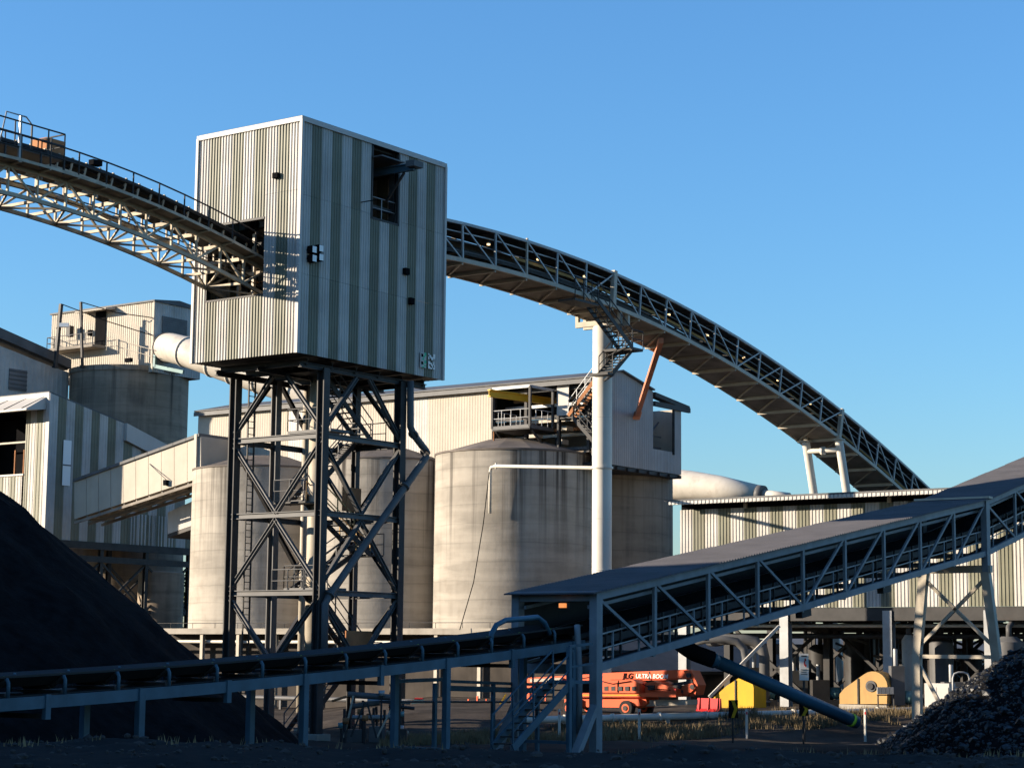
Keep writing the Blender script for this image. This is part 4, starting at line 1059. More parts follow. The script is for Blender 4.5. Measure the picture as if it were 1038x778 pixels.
# tank with a house on top
TC = flat(at(130, 420, 180.0)); TR = 60/F_PX*180
tk = thing('concrete_tank', 'dark stained concrete tank below the cream plant house', 'tank', TC)
tzz = zat(100, 371, 176.0)
lathe('shell', TC, [(TR, 0), (TR, tzz-.5), (TR+.08, tzz-.45), (TR+.08, tzz)], 'concrete_dark', tk, 64)
HC = flat(at(155.5, 340, 175.0))
ph = thing('plant_house', 'cream clad plant house on top of the dark concrete tank', 'building', flat(HC, tzz))
pzt = onU(155.5, 304, HC).z; pzb = tzz
pL = (onU(52, 340, HC)-HC).dot(U); pR = (onV(204, 340, HC)-HC).dot(V)
for i in range(10):
    corr('wall_sheet', HC+U*(pL*i/10), U, pL/10-.008, pzb-.6, pzt, -V, 'clad_cream', ph, ribs=5, dep=.03)
for i in range(5):
    corr('wall_sheet', HC+V*(pR*i/5), V, pR/5-.008, pzb-.6, pzt, -U, 'clad_white', ph, ribs=4, dep=.03)
corr('wall_sheet', HC+U*pL, V, pR, pzb-.6, pzt, U, 'clad_cream', ph, ribs=12, dep=.03)
corr('wall_sheet', HC+V*pR, U, pL, pzb-.6, pzt, V, 'clad_cream', ph, ribs=20, dep=.03)
prism('roof', [flat(HC, pzt)-U*.15-V*.15, flat(HC, pzt+.35)-U*.15+V*pR*.5, flat(HC, pzt)-U*.15+V*(pR+.15), flat(HC, pzt-.15)-U*.15+V*(pR+.15), flat(HC, pzt-.15)-U*.15-V*.15], U*(pL+.3), 'roof_dark', ph)
blk('floor', flat(HC, pzb-.62)+U*.05+V*.05, U*(pL-.1), V*(pR-.1), Z*.3, 'steel_dark', ph)
blk('corner_trim', flat(HC, pzb-.6)-U*.06-V*.06, U*.2, V*.2, Z*(pzt-pzb+.6), 'clad_cream', ph)
def hu(px, py, o=0): return onU(px, py, HC-V*o)
d0, d1 = hu(107, 350), hu(98, 316)
blk('doorway', flat(d0, d0.z)-V*.08, U*(d1-d0).dot(U), -V*.03, Z*(d1.z-d0.z), 'black', ph)
c0 = hu(118, 311); c1 = hu(87, 316)
prism('door_canopy', [hu(118, 311)-V*.1, hu(118, 314)-V*1.3, hu(118, 315)-V*1.3, hu(118, 313.5)-V*.1], U*(hu(87,314)-hu(118,314)).dot(U), 'clad_cream', ph)
e0, e1 = hu(107, 351), hu(61, 346)
ew = (e1-e0).dot(U)
blk('balcony', flat(e0, e0.z-.2)-V*1.6, U*ew, V*1.55, Z*.25, 'deck', ph)
railing(flat(e0, e0.z)-V*1.55, flat(e0, e0.z)-V*1.55+U*ew, ph, 'steel_grey', 1.1, 1.1, .035)
railing(flat(e0, e0.z)-V*1.55+U*ew, flat(e0, e0.z)+U*ew, ph, 'steel_grey', 1.1, .8, .035)
blk('wall_box', hu(94, 340)-V*.3, U*.4, V*.3, Z*.5, 'black', ph)
blk('fan_unit', hu(78, 342)-V*.9, U*.5, V*.5, Z*1.0, 'steel_dark', ph)
railing(hu(154, 368, 1.2), hu(108, 355, 1.2), ph, 'steel_cream', 1.2, 1.6, .035)
blk('roof_light', hu(142, 368)-V*1.2, U*.7, V*.3, Z*.35, 'black', ph)
lv0, lv1 = onV(163.5, 339, HC), onV(189, 322, HC)
lo = blk('louvre_panel', flat(lv0, onV(163.5,337,HC).z)-U*.06, V*(lv1-lv0).dot(V), -U*.06, Z*(onV(163.5,320,HC).z-onV(163.5,337,HC).z), 'window_grey', ph)
for k in range(8):
    z = lerp(onV(163.5,337,HC).z, onV(163.5,320,HC).z, (k+.5)/8)
    bar('louvre', flat(lv0, z)-U*.13, flat(lv1, z)-U*.13, .04, .07, 'steel_grey', lo)
# two guyed light masts in front of the house
for (x0, y0, x1, y1, w, lb) in ((56, 372, 62, 308, .28, 'leaning dark light mast with a lamp left of the plant house'), (83.5, 371, 82, 306, .2, 'thin dark mast in front of the plant house door')):
    P0, P1 = at(x0, y0, 175.2), at(x1, y1, 175.2)
    mm = thing('light_mast', lb, 'mast', flat(P0))
    bar('foot', flat(P0, tzz-.3), P0+Z*.1, w*1.5, w*1.5, 'steel_dark', mm); bar('pole', P0, P1, w, w, 'steel_dark', mm)
    if w > .25:
        blk('lamp_head', at(60, 331, 174.7), Vector((.8,0,0)), Vector((0,.5,0)), Z*.35, 'lamp_face', mm)
        bar('lamp_arm', at(57, 333, 175.2), at(62, 329, 175.0), .08, .08, 'steel_dark', mm)
    tube('wire', [P1, lerp(P1, at(155, 335 if w > .25 else 320, 174.9), .5)-Z*.35, at(155, 340 if w > .25 else 322, 174.9)], .045, 'black', mm, 5)
# big white duct from the house down behind the mill
dc = thing('white_duct', 'large white round duct curving from the plant house behind the tower', 'duct', flat(at(200, 365, 170)))
dp = [at(166, 352, 176.5), at(174, 352.5, 173.5), at(186, 355.5, 171.5), at(205, 362, 170), at(226, 370, 169), at(250, 378.5, 168), at(280, 388.5, 166.5), at(320, 402, 165), at(370, 420, 163.5)]
tube('pipe', dp, 1.3, 'duct_white', dc, 24)
for k, (i, f) in enumerate(((0, .5), (2, .2), (3, .6), (4, .5), (5, .5), (6, .5), (7, .2))):
    P = lerp(dp[i], dp[i+1], f); d = (dp[i+1]-dp[i]).normalized()
    tube('band', [P-d*.1, P+d*.1], 1.38, 'duct_white' if k else 'steel_grey', dc, 24)
bar('duct_beam', at(157, 371, 174.5), at(186, 377, 172.5), .2, .3, 'teal', dc)
bar('duct_beam', at(158, 350, 174.9), at(157, 372, 174.5), .25, .3, 'teal', dc)
# concrete stack under the striped building, a second round store
c2 = flat(at(163, 600, 172.0))
t2 = lathe('round_store', c2, [(1.95, -.2), (1.95, sz0-2.2), (1.8, sz0-2.1)], 'concrete_dark', None, 40)
tag(t2, 'narrow round concrete store between the support columns and the left silo', 'silo')
# duct behind the right end of the mill
rd = thing('rusty_white_duct', 'tapering rust-spotted white duct behind the warehouse roof', 'duct', flat(at(740, 490, 197)))
rp = [at(650, 488, 203.5), at(700, 492, 199.8), at(730, 495, 197.6), at(768, 500, 195)]
tube('pipe', rp, [1.62, 1.5, 1.28, .86], 'duct_white', rd, 24)
tube('flange', [at(767, 499.8, 195.1), at(774, 500.8, 194.6)], .86, 'steel_grey', rd, 20)
tube('pipe_end', [at(774, 500.8, 194.6), at(800, 504, 193)], .47, 'duct_white', rd, 16)
# ================================================================== WAREHOUSE AT RIGHT
W0 = flat(at(689.5, 560, 119.0))
wh = thing('warehouse', 'long striped warehouse raised on columns behind the covered conveyor', 'building', W0)
wz0 = onU(950, 614.5, W0).z; wz1 = onU(697, 516.5, W0).z
wlen = -(onU(1075, 560, W0)-W0).dot(U)
nw = int(round(wlen/.86)); ww = wlen/nw
for i in range(nw):
    for (za, zb2) in ((wz0, lerp(wz0, wz1, .62)), (lerp(wz0, wz1, .62)+.004, wz1)):
        corr('cladding_panel', W0-U*(i*ww), -U, ww-.004, za, zb2, -V, 'clad_white' if i % 2 == 0 else 'clad_green', wh, ribs=4, dep=.038)
WD = 16.0
E0 = W0-V*1.3
rz = onU(689, 507.5, E0).z
nrf = 14
for i in range(nrf):
    a = -1.0*(i == 0)
    P = flat(E0, rz)-U*(wlen*i/nrf)
    blk('roof_sheet', P+(U*.3 if i == 0 else Vector()), -U*(wlen/nrf-.01+(.3 if i == 0 else 0)), V*(WD+1.3), Z*.10, 'roof_dark', wh)
nfs = 90
for i in range(0, nfs):
    P = flat(E0, rz-.20)-U*(wlen*i/nfs)-V*.02
    blk('gutter_rib', P, -U*(wlen/nfs*.55), V*.04, Z*.19, 'trim_white', wh)
blk('gutter', flat(E0, rz-.21)+V*.02, -U*wlen, V*.12, Z*.20, 'clad_white', wh)
blk('eave_gap_shade', flat(W0, wz1+.02)+V*.15-U*.0, -U*wlen, V*.2, Z*(rz-wz1-.04), 'black', wh)  # black block stands for the shaded gap under the roof overhang
for i in range(4):
    P = flat(W0, wz1-.05)-U*(i*9.1+4.5)-V*.12
    bar('eave_post', P, flat(P, rz-.02), .18, .18, 'steel_cream', wh)
blk('end_wall', flat(W0, wz0)+V*.2+U*.02, V*(WD-.2), -U*.1, Z*(rz-wz0-.02), 'clad_white', wh)
blk('floor_edge', flat(W0, wz0-.75)+V*.05, -U*wlen, V*.3, Z*.73, 'steel_dark', wh)
blk('floor_plate', flat(W0, wz0-.2)+V*.4, -U*wlen, V*(WD-.5), Z*.2, 'steel_dark', wh)
cu = [-(onU(px, 660, W0)-W0).dot(U) for px in (692, 795, 900, 1003)]
cu.append(cu[-1]+(cu[-1]-cu[-2]))
for j, v_ in enumerate((.2, 5.5, 11.0, WD)):
    for u in cu:
        P = W0-U*u+V*v_
        bar('column', flat(P, -.3), flat(P, wz0-.2), .55 if j == 0 else .4, .5, 'steel_galv' if j == 0 else 'steel_dark', wh, side=U, shape='ibeam')
        if j < 3: bar('floor_beam', flat(P, wz0-.5), flat(P, wz0-.5)+V*5.2, .25, .5, 'steel_dark', wh, shape='ibeam')
for k in range(16):
    P = W0-U*(wlen*(k+.5)/16)
    bar('floor_joist', flat(P, wz0-.4)+V*.4, flat(P, wz0-.4)+V*(WD-.3), .14, .3, 'steel_dark', wh)
for j, v_ in enumerate((5.5, 11.0, WD)):
    for a, b in zip(cu, cu[1:]):
        P, Q = W0-U*a+V*v_, W0-U*b+V*v_
        bar('sway_brace', flat(P, .3), flat(Q, wz0-.8), .18, .18, 'steel_dark', wh)
        bar('sway_brace', flat(Q, .3), flat(P, wz0-.8), .18, .18, 'steel_dark', wh)
        bar('floor_beam', flat(P, wz0-1.0), flat(Q, wz0-1.0), .2, .4, 'steel_dark', wh)
zp = onU(860, 634, W0+V*1.0).z
rod('service_pipe', flat(W0, zp)+V*1.0-U*cu[0], flat(W0, zp)+V*1.0-U*wlen, .10, 'steel_white', wh, 10)
rod('service_pipe', flat(W0, zp-.55)+V*2.5-U*cu[0], flat(W0, zp-.55)+V*2.5-U*wlen, .16, 'steel_dark', wh, 10)
rod('service_pipe', flat(W0, zp+.35)+V*2.0-U*cu[0], flat(W0, zp+.35)+V*2.0-U*wlen, .08, 'steel_dark', wh, 8)
for k in range(46):
    u = random.uniform(1, wlen-1); v_ = random.uniform(6.5, WD-.5)
    P = W0-U*u+V*v_
    q = random.random()
    if q < .4: bar('hanger_post', flat(P, .6), flat(P, wz0-.3), random.uniform(.12, .3), .15, 'steel_dark', wh)
    elif q < .7: bar('cable_tray', flat(P, random.uniform(2.2, wz0-1)), flat(P-U*random.uniform(2, 6), random.uniform(2.2, wz0-1)), .12, .14, random.choice(['steel_dark', 'steel_grey', 'rust']), wh)
    else: rod('duct_run', flat(P, random.uniform(1.5, wz0-1)), flat(P+V*3-U*random.uniform(0, 3), random.uniform(1.5, wz0-1)), random.uniform(.1, .3), random.choice(['steel_dark', 'steel_grey']), wh, 10)
for a, b in zip(cu, cu[1:]):
    for j in range(3):
        ua, ub = lerp(a, b, j/3), lerp(a, b, (j+.72)/3)
        blk('rear_screen', flat(W0, .5)-U*ua+V*(WD+.6), -U*(ub-ua), V*.15, Z*random.uniform(2.6, wz0-1.2), 'base_dark', wh)
# plant standing under the warehouse, each a thing of its own
def vessel(px, Y, wpx, z1, m, label, leg=1.4):
    Y -= 9; P = flat(at(px, 700, Y)); r = wpx/2/F_PX*Y
    t = thing('process_vessel', label, 'vessel', P)
    lathe('shell', P, [(r*.4, leg-.2), (r, leg+.3), (r, z1-.3), (r*.5, z1)], m, t, 24)
    for k in range(3):
        a = 2.1*k; q = P+Vector((math.cos(a), math.sin(a), 0))*r*.75
        bar('leg', flat(q, .7), flat(q, leg+.4), .14, .14, 'steel_dark', t)
    tube('outlet_pipe', [flat(P, z1-.1), flat(P, z1+.5), flat(P, z1+.8)+V*.6, flat(P, z1+.8)+V*3], .16, 'steel_grey', t, 8)
vessel(832, 132, 26, 4.6, 'steel_dark', 'dark process vessel left of the round yellow guard under the warehouse')
vessel(872, 134, 30, 5.2, 'steel_dark', 'tall dark vessel behind the round yellow guard')
vessel(955, 122, 24, 5.0, 'steel_grey', 'grey vessel between the cream trestle legs under the warehouse')
vessel(1024, 116, 30, 5.0, 'steel_grey', 'grey vessel at the far right under the warehouse')
vessel(985, 126, 22, 4.4, 'steel_dark', 'slim dark vessel right of the trestle brace under the warehouse')
vessel(922, 121, 14, 5.1, 'duct_white', 'slim white vessel beside the left cream trestle leg')
def machine(px, Y, w, d, h, m, label):
    Y -= 9; P = flat(at(px, 700, Y), 1.0)
    t = thing('machine_skid', label, 'machine', P)
    blk('bed', P-Vector((w/2,0,0)), Vector((w,0,0)), Vector((0,d,0)), Z*.35, 'steel_dark', t)
    blk('casing', flat(P, 1.35)-Vector((w*.4,-.1,0)), Vector((w*.5,0,0)), Vector((0,d*.8,0)), Z*(h-.35), m, t)
    rod('motor', flat(P, 1.75)+Vector((w*.12,d*.4,0)), flat(P, 1.75)+Vector((w*.45,d*.4,0)), .35, 'teal', t, 14)
    rod('exhaust', flat(P, h+.9)-Vector((w*.2,-d*.4,0)), flat(P, h+1.9)-Vector((w*.2,-d*.4,0)), .12, 'steel_galv', t, 8)
machine(815, 131, 2.6, 1.4, 2.0, 'steel_grey', 'grey pump skid beside the tall white sign')
machine(838, 127, 2.0, 1.4, 1.5, 'steel_dark', 'low dark pump skid left of the round guard')
machine(915, 116, 1.4, 1.0, 2.4, 'steel_grey', 'grey valve skid right of the round yellow guard')
machine(975, 114, 2.2, 1.2, 1.6, 'steel_grey', 'grey motor skid between the trestle legs')
machine(772, 125, 1.8, 1.2, 2.2, 'steel_dark', 'dark pump skid right of the bright yellow guard')
# cream pipe elbows left of the tall column
for (px, Y, r, lb) in ((756, 114, .28, 'thick pale pipe rising and bending under the covered conveyor, left one'), (775, 115.5, .38, 'thicker pale pipe rising and bending near the warehouse column')):
    t = thing('bent_pipe', lb, 'pipe', flat(at(px, 700, Y)))
    P = flat(at(px, 690, Y)); zt_ = at(px, 648, Y).z
    tube('pipe', [flat(P, -.2), flat(P, zt_-1.0), flat(P, zt_-.5)+Vector((-.1,0,0)), flat(P, zt_-.1)+Vector((-.5,.1,0)), flat(P, zt_)+Vector((-1.2,.2,0)), flat(P, zt_)+Vector((-2.2,.4,0)), flat(P, zt_-.1)+Vector((-2.6,.8,0)), flat(P, zt_-.1)+Vector((-2.8,3,0))], r*.8, 'steel_grey', t, 14)
    for z in (1.2, 2.6): tube('flange', [flat(P, z), flat(P, z+.12)], r*1.05, 'steel_grey', t, 14)
# yellow guards
def guard(poly, Y, m, dx, name, label, hub=None):
    g0_ = flat(at(poly[0][0], 700, Y)); pts = [onU(px, py, g0_) for px, py in poly]
    t = thing('drive_guard', label, 'machine guard', flat(pts[0]), 'yellow drive guards under the warehouse')
    prism('cover', pts, V*dx, m, t)
    if hub:
        P = onU(hub[0], hub[1], g0_)
        rod('hub', P, P-V*.14, .17, 'steel_dark', t, 18); rod('hub_ring', P, P-V*.06, .30, 'steel_grey', t, 20)
    bar('cover_strap', lerp(pts[3], pts[2], .3)-V*.03, flat(lerp(pts[3], pts[2], .3), pts[0].z)-V*.03, .08, .05, 'steel_dark', t)
    a, b = pts[0], pts[-1]
    blk('plinth', flat(a, .4)-V*.05, flat(b-a), V*(dx+.1), Z*(a.z-.41), 'concrete', t)
    return t
import math as _mm
arc = [(884.5+15*_mm.cos(RAD(a)), 696-16*_mm.sin(RAD(a))) for a in range(125, -25, -15)]
guard([(851,713),(851,703),(856,697)]+arc+[(899,713)], 108.5, 'yellow_fade', 1.1, '', 'faded yellow rounded drive guard with a dark hub', hub=(883, 695))
arc = [(752+12*_mm.cos(RAD(a)), 698-12*_mm.sin(RAD(a))) for a in range(100, -20, -15)]
g_ = guard([(723,717),(722,708),(736,695)]+arc+[(764,717)], 110.0, 'yellow', 1.4, '', 'bright yellow wedge shaped drive guard beside the red barrier')
bar('guard_shaft', at(719, 706, 109.8), at(790, 634, 110.5), .16, .16, 'steel_white', g_)
# white cabinet, hoop rail
cab = thing('switch_cabinet', 'white switch cabinet between the cream trestle legs', 'cabinet', flat(at(948, 716, 104)))
P = at(937.5, 717, 104.0)
blk('body', flat(P, .1), -U*1.35, V*.8, Z*(at(948,692,104).z-.1), 'trim_white', cab)
blk('door', flat(P, 1.3)-U*.04-V*.03, -U*.62, V*.03, Z*1.05, 'trim_white', cab)
blk('door', flat(P, 1.3)-U*.69-V*.03, -U*.62, V*.03, Z*1.05, 'trim_white', cab)
blk('plinth', flat(P, .7), -U*1.37, V*.82, Z*.42, 'concrete', cab)
hr = thing('hoop_rail', 'galvanised hoop rail right of the white cabinet', 'railing', flat(at(972, 716, 103)))
for y in (103.0, 104.4):
    P, Q = flat(at(966, 700, y)), flat(at(983, 700, y)); zz = at(972, 681, y).z
    tube('hoop', [P, flat(P, zz-.3), flat(P, zz-.08)+Vector((.08,0,0)), flat(P, zz)+Vector((.3,0,0)), flat(Q, zz)-Vector((.3,0,0)), flat(Q, zz-.08)-Vector((.08,0,0)), flat(Q, zz-.3), Q], .05, 'steel_galv', hr, 8)
    rod('hoop_bar', flat(P, zz*.75), flat(Q, zz*.75), .04, 'steel_galv', hr, 6)
bxs = thing('control_boxes', 'row of small grey control boxes on a stand beside the warehouse column', 'control box', flat(at(898, 712, 105.5)))
for k in range(4):
    P = at(889.5+4.2*k, 703, 105.5); blk('box', P, Vector((.2,0,0)), Vector((0,.2,0)), Z*.36, 'steel_galv', bxs)
bar('stand_rail', at(889, 704, 105.75), at(907, 704, 105.75), .06, .06, 'steel_dark', bxs)
for px in (890, 906): bar('stand_post', flat(at(px, 704, 105.75), -.2), at(px, 704, 105.75), .06, .06, 'steel_dark', bxs)
# pale sheds far beyond, seen through the columns
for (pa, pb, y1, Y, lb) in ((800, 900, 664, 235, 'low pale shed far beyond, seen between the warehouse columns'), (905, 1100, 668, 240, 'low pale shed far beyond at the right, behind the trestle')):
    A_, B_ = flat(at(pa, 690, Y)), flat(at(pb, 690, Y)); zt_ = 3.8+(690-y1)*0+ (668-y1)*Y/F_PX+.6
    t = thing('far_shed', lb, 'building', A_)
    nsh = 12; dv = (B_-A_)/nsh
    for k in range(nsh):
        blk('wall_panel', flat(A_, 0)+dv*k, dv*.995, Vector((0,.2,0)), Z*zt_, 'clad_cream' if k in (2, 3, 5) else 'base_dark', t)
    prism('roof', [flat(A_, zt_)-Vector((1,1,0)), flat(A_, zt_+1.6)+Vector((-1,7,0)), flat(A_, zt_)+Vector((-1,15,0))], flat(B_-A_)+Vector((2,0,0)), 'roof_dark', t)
# low white pipe on stands along the verge, with marker posts
lpp = thing('low_pipeline', 'low white pipe on short stands behind the dry grass', 'pipe', flat(RP0))
for k in range(1, 13):
    a = lerp(RP0, RP1, k/10); b = lerp(RP0, RP1, (k+1)/10)
    d = (b-a).normalized()
    rod('pipe_length', a, b, .17, 'steel_white', lpp, 14)
    tube('pipe_collar', [a, a+d*.12], .22, 'steel_white', lpp, 14)
    q = lerp(a, b, .2)
    blk('pipe_stand', flat(q, ground_h(q.x, q.y)-.3)-d*.1-Vector((0,.2,0)), Vector((.2,0,0)), Vector((0,.4,0)), Z*max(.1, q.z-.12-ground_h(q.x, q.y)+.3), 'concrete', lpp)
for px, lb in ((757, 'short white marker post right of the first chevron sign'), (877, 'short white marker post below the round yellow guard'), (648, 'short white marker post in front of the boom lift wheel'), (567, 'short white marker post behind the conveyor stair')):
    P = at(px, 738, 92.5); P = flat(P, ground_h(P.x, P.y))
    t = thing('marker_post', lb, 'post', P, 'white marker posts along the verge')
    h_ = at(px, 718, 92.5).z
    bar('post', flat(P, P.z-.2), flat(P, h_), .09, .09, 'steel_white', t); bar('reflector', flat(P, h_-.25)-Vector((0,.055,0)), flat(P, h_-.13)-Vector((0,.055,0)), .07, .02, 'red', t)

# ================================================================== CONVEYORS IN FRONT
K0 = flat(at(604, 672, 68.0))                    # near truss plane runs along V through here
def kv(px, py): return onV(px, py, K0)
def kt(px): return (onV(px, 600, K0)-K0).dot(V)
tJ = kt(1000.5)                                  # joint above the cream trestle
_b = np.polyfit([(kv(*q)-K0).dot(V) for q in ((605,673),(700.4,650),(831,613),(909,587),(999,559))], [kv(*q).z for q in ((605,673),(700.4,650),(831,613),(909,587),(999,559))], 1)
_tp = np.polyfit([(kv(*q)-K0).dot(V) for q in ((604,605),(680,586.7),(831,552),(900.7,533.6),(997,507))], [kv(*q).z for q in ((604,605),(680,586.7),(831,552),(900.7,533.6),(997,507))], 1)
KH = float(np.polyval(_tp, tJ*.5)-np.polyval(_b, tJ*.5))
s2 = 1.5
def kz_(t):
    z = float(np.polyval(_b, min(t, tJ)))
    if t > tJ: z += (t-tJ)*float(_b[0])*s2
    return z
CWd = 3.25
def kp(t, u, h=0.0): return flat(K0, kz_(t)+h)+V*t+U*u
cv = thing('covered_conveyor', 'blue-grey covered conveyor with lattice sides rising to the right', 'conveyor', flat(K0))
kn = 9
tx = 'truss_grey'
kposts = [tJ*i/kn for i in range(kn+1)]+[tJ+tJ/kn*i for i in range(1, 5)]
tx = 'truss_grey'
for i in range(len(kposts)-1):
    a, b = kposts[i], kposts[i+1]
    for u in (0, CWd):
        bar('top_chord', kp(a,u,KH), kp(b,u,KH), .16, .26, tx, cv, side=U)
        bar('bottom_chord', kp(a,u,0), kp(b,u,0), .16, .26, tx, cv, side=U)
        up = i < 4 or i >= kn
        if u == 0 or True:
            bar('diagonal', kp(a,u,KH if up else 0), kp(b,u,0 if up else KH), .09, .11, tx, cv, side=U)
        o = u+.18 if u == 0 else u-.18
        bar('handrail', kp(a,o,1.05), kp(b,o,1.05), .045, .045, 'steel_galv', cv, side=U)
        bar('mid_rail', kp(a,o,.55), kp(b,o,.55), .04, .04, 'steel_galv', cv, side=U)
        for k in (.35, .8):
            t = lerp(a, b, k); bar('rail_post', kp(t,o,.05), kp(t,o,1.05), .06, .06, tx, cv, side=U)
        bar('side_pipe', kp(a,u+(.3 if u==0 else -.3),KH-.35), kp(b,u+(.3 if u==0 else -.3),KH-.35), .1, .12, tx, cv, side=U)
    for j in range(3):
        ja, jb = lerp(a, b, j/3), lerp(a, b, (j+1)/3-.002)
        e = random.uniform(0, .025); nr_ = 6
        prf = []
        for k in range(nr_):
            for f_, h_ in ((0, 0), (.35, 0), (.5, .045), (.75, .045), (.9, 0)): prf.append((lerp(ja, jb, (k+f_)/nr_), h_))
        prf.append((jb, 0))
        v_ = [kp(t,u,KH+.16+e+h) for u in (-.25-e, CWd+.25) for t, h in prf]+[kp(t,u,KH+.145+e) for u in (-.25-e, CWd+.25) for t in (ja, jb)]
        n = len(prf)
        mesh('roof_sheet', v_, [(k, k+1, n+k+1, n+k) for k in range(n-1)]+[tuple(range(n))+(2*n+1, 2*n), tuple(range(2*n-1, n-1, -1))+(2*n+2, 2*n+3), (2*n, 2*n+1, 2*n+3, 2*n+2), (0, n, 2*n+2, 2*n), (n-1, 2*n-1, 2*n+3, 2*n+1)], 'roof_blue', cv)
    prism('walkway', [kp(a,.08,-.02), kp(b,.08,-.02), kp(b,.85,-.02), kp(a,.85,-.02)], Z*.05, 'steel_dark', cv)
    prism('walkway', [kp(a,2.45,-.02), kp(b,2.45,-.02), kp(b,3.17,-.02), kp(a,3.17,-.02)], Z*.05, 'steel_dark', cv)
    prism('belt', [kp(a,.95,.9), kp(b,.95,.9), kp(b,2.35,.9), kp(a,2.35,.9)], Z*.16, 'belt', cv)
    prism('coal_on_belt', [kp(a,1.05,1.06), kp(a,1.65,1.36), kp(a,2.25,1.06)], kp(b,0)-kp(a,0), 'coal', cv)
    prism('return_belt', [kp(a,1.0,.3), kp(b,1.0,.3), kp(b,2.3,.3), kp(a,2.3,.3)], Z*.05, 'belt', cv)
    for u in (.88, 2.4): bar('belt_stringer', kp(a,u,.65), kp(b,u,.65), .1, .26, 'steel_dark', cv, side=U)
    prism('far_sheet', [kp(a,CWd-.1,.15), kp(b,CWd-.1,.15), kp(b,CWd-.1,KH), kp(a,CWd-.1,KH)], U*.03, 'belt', cv)
    prism('roof_shade_sheet', [kp(a,.12,KH-.02), kp(b,.12,KH-.02), kp(b,CWd-.12,KH-.02), kp(a,CWd-.12,KH-.02)], Z*.03, 'belt', cv)  # dark sheet added to stand for the shade under the roof
for i, t in enumerate(kposts):
    for u in (0, CWd):
        w = .42 if i == kn else .16
        bar('post', kp(t,u,-.12 if i != kn else -.9), kp(t,u,KH+.1), w, w*.7, tx, cv, side=V)
    bar('floor_beam', kp(t,0,-.1), kp(t,CWd,-.1), .14, .22, tx, cv)
    bar('roof_beam', kp(t,0,KH), kp(t,CWd,KH), .12, .16, tx, cv)
    for k in (.25, .5, .75):
        if i < len(kposts)-1:
            tt = lerp(t, kposts[i+1], k)
            bar('idler_frame', kp(tt,.85,.8), kp(tt,2.45,.8), .1, .12, 'steel_dark', cv)
            bar('idler_post', kp(tt,.82,.0), kp(tt,.82,1.1), .08, .08, 'steel_dark', cv)
bar('joint_flashing', kp(tJ,-.3,KH+.26), kp(tJ,CWd+.3,KH+.26), .5, .1, 'steel_cream', cv)
bar('under_box', kp(kposts[4],.2,-.3), kp(kposts[4]+.8,.2,-.3), .3, .3, 'steel_dark', cv)
bar('under_box', kp(kposts[6],.2,-.3), kp(kposts[6]+.8,.2,-.3), .3, .3, 'steel_dark', cv)
# tail frame: two big end posts to the ground, raking brace, head beam and lamp
for u in (0, CWd):
    bar('end_post', flat(kp(0,u), .1), kp(0,u,KH+.12), .36, .30, tx, cv, side=V)
    bar('raking_brace', flat(kp(0,u), lerp(.2, kz_(0), .62)), flat(kp(-2.0,u), .1)-U*.3, .26, .26, tx, cv)
bar('end_beam', kp(0,0,KH), kp(0,CWd,KH), .2, .3, tx, cv)
bar('end_beam', kp(0,0,.0), kp(0,CWd,.0), .2, .25, tx, cv)
prism('end_roof', [kp(-.5,-.25,KH+.15), kp(0,-.25,KH+.155), kp(0,CWd+.25,KH+.155), kp(-.5,CWd+.25,KH+.15)], Z*.05, 'roof_blue', cv)
lp_ = kv(575, 608)
lb_ = blk('lamp_body', kp(-.1,1.0,KH-.38), U*.3, -V*.15, Z*.2, 'steel_dark', cv)
blk('lamp_lens', kp(-.1,1.03,KH-.36)-V*.16, U*.24, -V*.12, Z*.15, 'lamp_orange', lb_)
tube('down_pipe', [kp(-.4,.5,KH-.9), kp(-.45,.45,KH-1.2), kp(-.4,.4,0), flat(kp(-.4,.4), 1.2)], .11, tx, cv, 8)
# cream trestle under the joint
trs = thing('conveyor_trestle', 'cream braced steel trestle under the covered conveyor at right', 'trestle', flat(kp(tJ,1.8)))
zj = kz_(tJ)-.85
pa_, pb_ = kp(tJ,.05), kp(tJ,CWd-.05)
z_kink = 4.0
for P, o in ((pa_, -U*.45), (pb_, U*.45)):
    kink = flat(P, z_kink)+o
    bar('leg', flat(P, zj), kink, .34, .42, 'steel_cream', trs, side=V)
    bar('leg', kink, flat(P, .2)+o*1.1, .34, .42, 'steel_cream', trs, side=V)
bar('cap_beam', flat(pa_, zj+.1)-U*.3, flat(pb_, zj+.1)+U*.3, .3, .34, 'steel_cream', trs)
def tq_(s, z):
    A_, B_ = flat(pa_, z), flat(pb_, z)
    e = .45*min(1, (zj-z)/(zj-z_kink)); return lerp(A_-U*e, B_+U*e, s)
bar('tie', tq_(0, 3.9), tq_(1, 3.9), .16, .18, 'steel_cream', trs)
for (a, b) in ((tq_(0, zj-.3), tq_(1, 4.3)), (tq_(1, zj-.3), tq_(0, 4.3)), (tq_(0, 3.7), lerp(tq_(0,1.1), tq_(1,1.1), .60)), (tq_(1, 3.7), lerp(tq_(0,1.1), tq_(1,1.1), .64))):
    bar('brace', a, b, .14, .16, 'steel_cream', trs)
tx = 'steel_blue'
